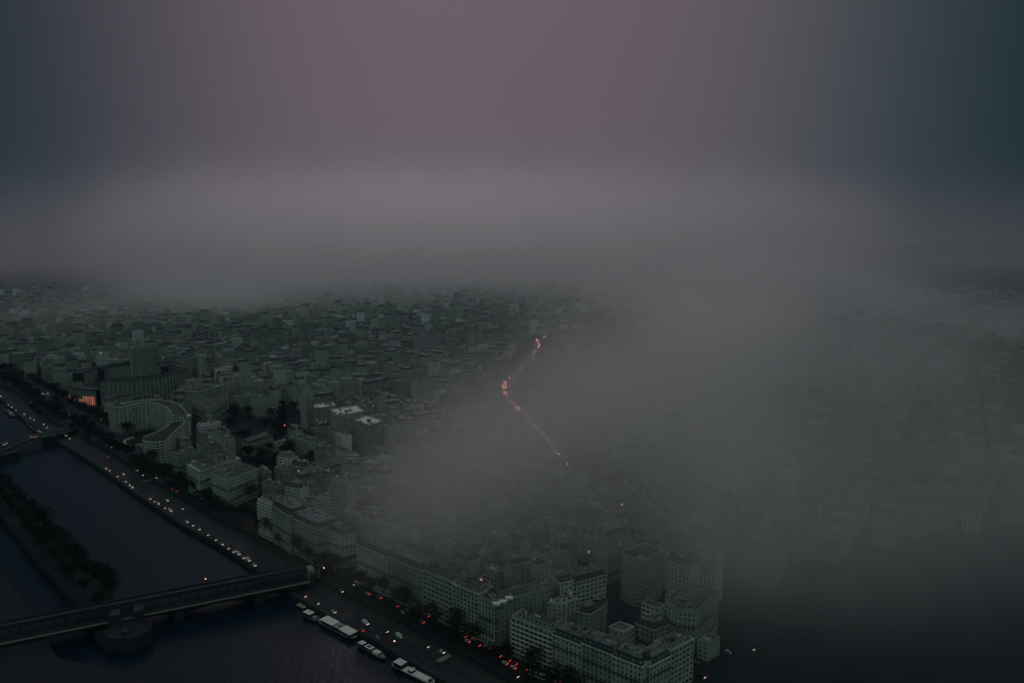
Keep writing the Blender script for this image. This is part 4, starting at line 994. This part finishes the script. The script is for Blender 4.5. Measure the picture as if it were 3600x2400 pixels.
boat('dark house barge with three white cabin roofs between the two long barges', (1262, 2262), (1356, 2314), 5.0, 'hull', [
    ('cabin', .04, .22, .85, 1.61, 3.6, 'hull', 'cream'), ('cabin', .28, .52, .80, 1.61, 3.3, 'hull', 'cream'), ('skylight', .34, .44, .4, 3.31, 3.5, 'glass', 'glass'), ('cabin', .58, .76, .75, 1.61, 3.0, 'cream', 'cream'), ('hatch', .84, .92, .4, 1.61, 2.2, 'deck', 'deck')])
boat('small dark boat with a white canopy just left of the longest barge', (1072, 2156), (1122, 2180), 5.4, 'hull', [('canopy', .04, .52, .9, 1.61, 4.0, 'hull', 'cream'), ('cabin', .6, .8, .5, 1.61, 2.6, 'deck', 'deck')], name='houseboat')
boat('small open launch moored nearest the iron bridge', (1047, 2124), (1073, 2138), 3.6, 'deck', [('seat', .3, .6, .6, 1.61, 2.0, 'deck', 'deck')], name='launch')
boat('barge with a white cabin left of the road bridge', (104, 1492), (136, 1516), 6, 'hull', [('cabin', .1, .5, .8, 1.61, 4, 'deck', 'cream')], name='houseboat')
boat('barge with a white cabin beside the road bridge ramp', (138, 1516), (160, 1530), 6, 'hull', [('cabin', .1, .6, .8, 1.61, 4, 'deck', 'cream')], name='houseboat')
boat('faint narrow boat moored far up the river at the left edge', (20, 1440), (50, 1464), 6, 'hull', [('cabin', .5, .8, .8, 1.61, 3.4, 'deck', 'deck')], name='houseboat')
# ------------------------------------------------------------------ vehicles
def car_parts(kind):
    Lc, Wc, Hc = {'car': (4.4, 1.8, 1.45), 'van': (5.6, 2.0, 2.4)}[kind]
    b = MB(); x, y = (1, 0), (0, 1)
    lo = [(-Lc/2, -Wc/2), (Lc/2-.25, -Wc/2), (Lc/2, -Wc/2+.3), (Lc/2, Wc/2-.3), (Lc/2-.25, Wc/2), (-Lc/2, Wc/2)]
    hi = [(a*.97, c_*.95) for a, c_ in lo]
    b.frustum(lo, hi, .28, .85, 'carw')
    body = b
    cab = MB()
    if kind == 'car': c0, c1, r0, r1 = -2.0, 1.1, -1.55, .45
    else: c0, c1, r0, r1 = -2.75, 2.2, -2.7, 1.5
    p = [(c0, -Wc/2*.93), (c1, -Wc/2*.93), (c1, Wc/2*.93), (c0, Wc/2*.93)]; q = [(r0, -Wc/2*.78), (r1, -Wc/2*.78), (r1, Wc/2*.78), (r0, Wc/2*.78)]
    if kind == 'van': cab.frustum(p, q, .86, Hc, 'carw', 'carw')
    else: cab.frustum(p, q, .86, Hc, 'glass', 'carw')
    wh = MB(); wh.prism([(.33*math.cos(k*.785), .33*math.sin(k*.785)) for k in range(8)], -.11, .11, 'tyre')
    def lamp(m):
        l = MB(); l.box((0, 0), x, y, .08, .2, -.13, .13, m); return l.mesh('lamp')
    return dict(L=Lc, W=Wc, body=body, cab=cab, wheel=wh.mesh('wheel'), head=lamp('head'), tail=lamp('tail'))
KP = {k: car_parts(k) for k in ('car', 'van')}
CM = {}
def paint(kind, pt, m):
    if (kind, pt, m) not in CM:
        me = KP[kind][pt].mesh(pt)
        for i, s_ in enumerate(me.materials):
            if s_ == M['carw']: me.materials[i] = M[m]
        CM[(kind, pt, m)] = me
    return CM[(kind, pt, m)]
def car(x, y, z, ang, m, label, kind='car', lights='h', full=True, cat=None):
    K = KP[kind]; t = thing('van' if kind == 'van' else 'car', label, cat or kind, (x, y, z), 'cars and vans in traffic', ang)
    link('body', paint(kind, 'body', m), t); link('cabin', paint(kind, 'cab', m), t)
    if full:
        for a in (-1, 1):
            for c_ in (-1, 1):
                o = link('wheel', K['wheel'], t); o.location = (a*K['L']*.31, c_*K['W']*.47, .33); o.rotation_euler = (math.pi/2, 0, 0)
    for c_ in (-1, 1):
        if 'h' in lights: o = link('headlight', K['head'], t); o.location = (K['L']/2+.02, c_*K['W']*.36, .62)
        if 't' in lights: o = link('taillight', K['tail'], t); o.location = (-K['L']/2-.02, c_*K['W']*.38, .72)
    return t
QC = [(28,1422,'g'),(40,1430,'w'),(55,1441,'g'),(84,1455,'w'),(105,1467,'d'),(119,1474,'g'),(152,1490,'w'),(164,1501,'g'),(371,1645,'w'),(383,1652,'g'),(411,1672,'d'),(440,1691,'g'),(455,1703,'w'),(464,1711,'w'),(526,1751,'g'),(540,1760,'d'),(555,1768,'w'),(577,1783,'d'),(598,1793,'V'),(656,1832,'w'),(675,1844,'d'),(698,1858,'g'),(728,1877,'d'),(755,1895,'d'),(779,1910,'g'),(800,1924,'d'),(818,1936,'d'),(836,1944,'V'),(853,1958,'g'),(872,1966,'V'),(893,1984,'w'),(1069,2092,'d'),(1113,2118,'d'),(1172,2148,'w')]
CN = {'g': ('carg', 'grey'), 'w': ('carw', 'white'), 'd': ('card', 'dark')}
ORDS = ORD[:]
def along(px, py, z, off_=0):
    q = G(px, py, z); i = min(range(len(wl)-1), key=lambda i: ((wl[i]+wl[i+1])/2-q).length); uu = (wl[i+1]-wl[i]).normalized(); return q, math.atan2(uu.y, uu.x)
before = [c_ for c_ in QC if c_[0] < 300]; mid_ = [c_ for c_ in QC if 300 < c_[0] < 1000]; aft = [c_ for c_ in QC if c_[0] > 1000]
for seg, ref in ((before[::-1], 'the road bridge, far quay'), (mid_[::-1], 'the iron bridge, lower quay'), (aft, 'the iron bridge, near quay')):
    cnt = 0
    for px_, py_, cc_ in seg:
        q, a = along(px_, py_, ZQ+.7); nm = ('carw', 'white') if cc_ == 'V' else CN[cc_]
        o_ = ORDS[cnt] if cnt < 20 else ['twenty first', 'twenty second', 'twenty third', 'twenty fourth'][cnt-20]; cnt += 1
        k = 'van' if cc_ == 'V' else 'car'
        car(q.x, q.y, ZQ+.03, a, nm[0], f'{nm[1]} {k} with headlights on, {o_} vehicle from {ref}', k, 'h', px_ > 700)
AV = [(1247,2040,'w','t'),(1260,2058,'g',''),(1293,2084,'w','t'),(1333,2097,'g','t'),(1392,2126,'d','t'),(1415,2150,'w',''),(1430,2142,'g',''),(1483,2182,'g','t'),(1497,2163,'d','t'),(1523,2178,'w',''),(1570,2201,'d','t'),(1603,2213,'d','t'),(1622,2226,'d','t'),(1630,2233,'g','t'),(1643,2250,'w','t'),(1653,2237,'d','t'),(1678,2263,'d','t'),(1713,2272,'w','t'),(1752,2300,'d','t'),(1775,2327,'w','t'),(1784,2316,'d','t'),(1804,2342,'w','t'),(1808,2328,'r','t'),(1843,2347,'d','t')]
NEARR = [(1199,2075,'g','h'),(1285,2187,'w','h'),(1270,2212,'r','t'),(1327,2238,'g',''),(1355,2215,'d','h'),(1403,2234,'w',''),(1498,2268,'d','h'),(1553,2288,'w','h'),(1812,2372,'d','h'),(1945,2387,'d','t'),(1960,2392,'d','t'),(1980,2386,'r','t'),(1990,2396,'d','t'),(2468,2374,'d','h'),(2447,2322,'g',''),(2560,2288,'w',''),(2640,2277,'d','h')]
CN['r'] = ('carr', 'red')
cnt = {}
for lst, ref in ((AV, 'below the avenue block front'), (NEARR, 'on the open carriageway')):
    for px_, py_, cc_, li in lst:
        q, a = along(px_, py_, .8); nm = CN[cc_]; k = 'van' if (px_, py_) in ((1285, 2187), (1403, 2234)) else 'car'
        if 'h' not in li or li == 't': a += math.pi if li == 't' and False else 0
        if li == 't': a = a  # driving away towards the far left would hide the lamps; these drive right
        ls = {'h': 'headlights on', 't': 'tail lights glowing', '': 'lights off'}[li]
        key = (nm[1], ls, ref, k); cnt[key] = cnt.get(key, 0)+1
        tot = sum(1 for z in lst if CN[z[2]][1] == nm[1] and z[3] == li)
        o_ = '' if tot == 1 else ORD[cnt[key]-1].replace('nearest', 'first')+' '
        if li == 't': a += math.pi
        car(q.x, q.y, .05, a, nm[0], f'{o_}{nm[1]} {k} {ref} from the left, {ls}'.replace('  ', ' ') if o_ else f'{nm[1]} {k} {ref}, {ls}', k, li, True)
FARC = [(172,1363),(184,1366),(187,1376),(145,1381),(152,1383),(167,1382),(215,1392),(218,1394),(231,1530),(243,1540),(256,1469),(261,1476),(241,1457),(127,1401),(129,1408),(108,1413),(106,1535),(117,1535),(127,1534),(21,1557),(12,1561),(500,1668),(512,1657),(545,1646),(558,1656),(548,1678),(600,1716),(618,1725),(587,1757),(640,1786),(433,1665),(480,1652),(374,1565),(377,1605),(392,1570),(1240,2050)]
for i, (px_, py_) in enumerate(FARC):
    zt = 3.3 if (px_, py_) in ((106,1535),(117,1535),(127,1534),(21,1557),(12,1561)) else .1
    q = G(px_, py_, zt+.6); li = 't' if px_ in (172, 184, 187, 215, 218, 127, 129, 108, 106, 117, 512, 600, 618, 374, 377) else 'h'
    _, a = along(px_, py_, 0); a += math.pi if li == 't' else 0
    where = 'on the humped road bridge' if zt > 1 else ('at the junction before the ring building' if py_ < 1480 else 'on the tree lined avenue')
    car(q.x, q.y, zt, a, rnd.choice(['carg', 'card', 'carw']), f'small distant car {where}, only its {"tail lights" if li == "t" else "headlights"} clear', 'car', li, False)
    THINGS[-1]['group'] = f'distant cars {where} with {"tail" if li == "t" else "head"} lights'
# coach at the bottom
q0, q1 = G(1862, 2350, 2.8), G(1916, 2374, 2.8); uu = (q1-q0).normalized(); nn = Vector((-uu.y, uu.x)); q = (q0+q1)/2
t = thing('bus', 'long pale city bus beside the nearest block, lights off', 'bus', (q.x, q.y, 0), None, math.atan2(uu.y, uu.x)); t['_o'] = (0, 0, 0)
x, y = (1, 0), (0, 1); Lb = (q1-q0).length/2
b = MB(); b.box((0, 0), x, y, Lb, 1.27, .35, 1.2, 'carw'); b.build('body', t)
b = MB(); b.box((0, 0), x, y, Lb-.02, 1.22, 1.203, 2.55, 'glass'); b.build('window_band', t)
b = MB(); b.box((0, 0), x, y, Lb, 1.27, 2.553, 2.95, 'carg', 'cream'); b.build('roof', t)
for i in range(4): b = MB(); b.box(((i-1.5)*Lb*.42, 0), x, y, .8, .6, 2.953, 3.15, 'carg'); b.build('roof_vent', t)
for a in (-1, 1):
    for c_ in (-1, 1): o = link('wheel', KP['car']['wheel'], t); o.location = (a*Lb*.62, c_*1.18, .45); o.rotation_euler = (math.pi/2, 0, 0); o.scale = (1.4, 1.4, 1.4)
# ------------------------------------------------------------------ street lamps
pm = MB(); pm.prism([(.09*math.cos(k*1.047), .09*math.sin(k*1.047)) for k in range(6)], 0, 8, 'iron'); pm.box((.6, 0), (1, 0), (0, 1), .65, .05, 7.9, 8.02, 'iron'); PM = pm.mesh('post')
def lampm(m, s_): b = MB(); b.box((1.2, 0), (1, 0), (0, 1), s_*1.3, s_, 7.9-s_, 7.88+s_*.2, m); return b.mesh('lamp_head')
LM = {'o': lampm('lampo', .55), 'w': lampm('lampw', .36), 's': lampm('lampw', .15), 'O': lampm('lampn', .28)}
def lamp(px, py, k, label, group):
    q = G(px, py, 8); t = thing('street_lamp', label, 'street lamp', (q.x, q.y, 0), group, rnd.uniform(0, 6.28)); link('post', PM, t); link('lamp_head', LM[k], t)
for px_, py_ in ((1887,1192),(1890,1197),(1893,1203),(1896,1208),(1892,1215),(1897,1213),(1895,1220),(1888,1196),(1917,1180),(1912,1184)):
    lamp(px_, py_, 'o', 'pink glowing lamp in the curved string high up in the fog', 'lamps of the far curved string')
for px_, py_ in ((1880,1233),(1876,1241),(1867,1249),(1785,1202),(1780,1217),(1789,1212),(1844,1279),(1832,1292)):
    lamp(px_, py_, 'w', 'single pale lamp scattered between the glowing square and the far string', 'scattered far lamps')
for px_, py_ in ((1774,1340),(1780,1341),(1775,1347),(1776,1352),(1770,1353),(1757,1360),(1763,1360),(1769,1361),(1776,1360),(1782,1359),(1775,1375),(1771,1379),(1777,1378),(1780,1384),(1792,1327),(1758,1363)):
    lamp(px_, py_, 'o', 'orange lamp in the bright cluster of the glowing square', 'lamps of the glowing square')
for px_, py_ in ((1802,1409),(1805,1416),(1811,1423),(1821,1427),(1813,1434),(1819,1432),(1823,1430),(1828,1442),(1834,1441),(1851,1458)):
    lamp(px_, py_, 'o' if py_ in (1409, 1434, 1432) else 'w', 'lamp on the boulevard just below the glowing square', 'lamps below the glowing square')
for px_, py_ in ((1858,1477),(1869,1475),(1873,1493),(1878,1497),(1887,1498),(1905,1523),(1910,1522),(1921,1544),(1927,1541),(1936,1565),(1945,1564),(1953,1581),(1957,1592),(1962,1593),(1973,1615),(1976,1616),(1976,1634),(1980,1632),(1994,1628),(1977,1644),(1978,1660),(1982,1664),(2043,1688),(2080,1693),(2090,1705),(2098,1706),(2103,1708),(2117,1682),(2140,1706),(2152,1706),(1766,1508),(1796,1507),(1807,1510),(2176,1681)):
    lamp(px_, py_, 'w' if py_ < 1650 and px_ > 1800 else 's', 'faint pink lamp on the long boulevard curving down through the fog', 'lamps of the foggy boulevard')
for px_, py_ in ((1497,1883),(1504,1882),(1516,1878),(1538,1873),(1547,1870),(1583,1864),(1607,1858),(1615,1857)):
    lamp(px_, py_, 's', 'tiny white lamp in the slanting street line above the avenue block', 'lamps of the slanting street')
for px_, py_, l_ in ((725,2034,'orange signal lamp above the middle of the iron bridge'),(273,2150,'lone orange lamp in the black lower left'),(1142,1995,'red orange lamp where the viaduct reaches the bank'),(343,1486,'bright pink lamp before the banded building'),(355,1473,'lamp left of the banded building forecourt'),(370,1469,'lamp beside the banded building corner'),(0,1392,'orange lamp on the left edge of the picture'),(715,1304,'orange glow on the distant hillside street'),(722,1305,'second orange glow on the distant hillside street'),(960,1430,'reddish lamp in the wooded upper garden'),(998,1493,'warm lamp by the arcaded wall garden'),(1267,1821,'pink lamp on a roof in the hazy courtyard quarter'),(1380,2250,'pale lamp by the white house barge')):
    lamp(px_, py_, 'O', l_, None)
# pipe and flags of small roof furniture
q = G(1991, 2172, 18); b = MB(); b.prism([(q.x+.5*math.cos(k), q.y+.5*math.sin(k)) for k in range(6)], 10, 32, 'stone'); tag(b.build('chimney_pipe'), 'tall thin pale chimney pipe rising behind the nearest block', 'chimney')
q = G(1234, 1652, 22); b = MB(); b.prism([(q.x+2.2*math.cos(k*.785), q.y+2.2*math.sin(k*.785)) for k in range(8)], 16, 30, 'white'); tag(b.build('round_turret'), 'white cylindrical turret in the hazy quarter right of the lower park', 'turret')
print('things', len(THINGS), 'objects', len(bpy.data.objects))
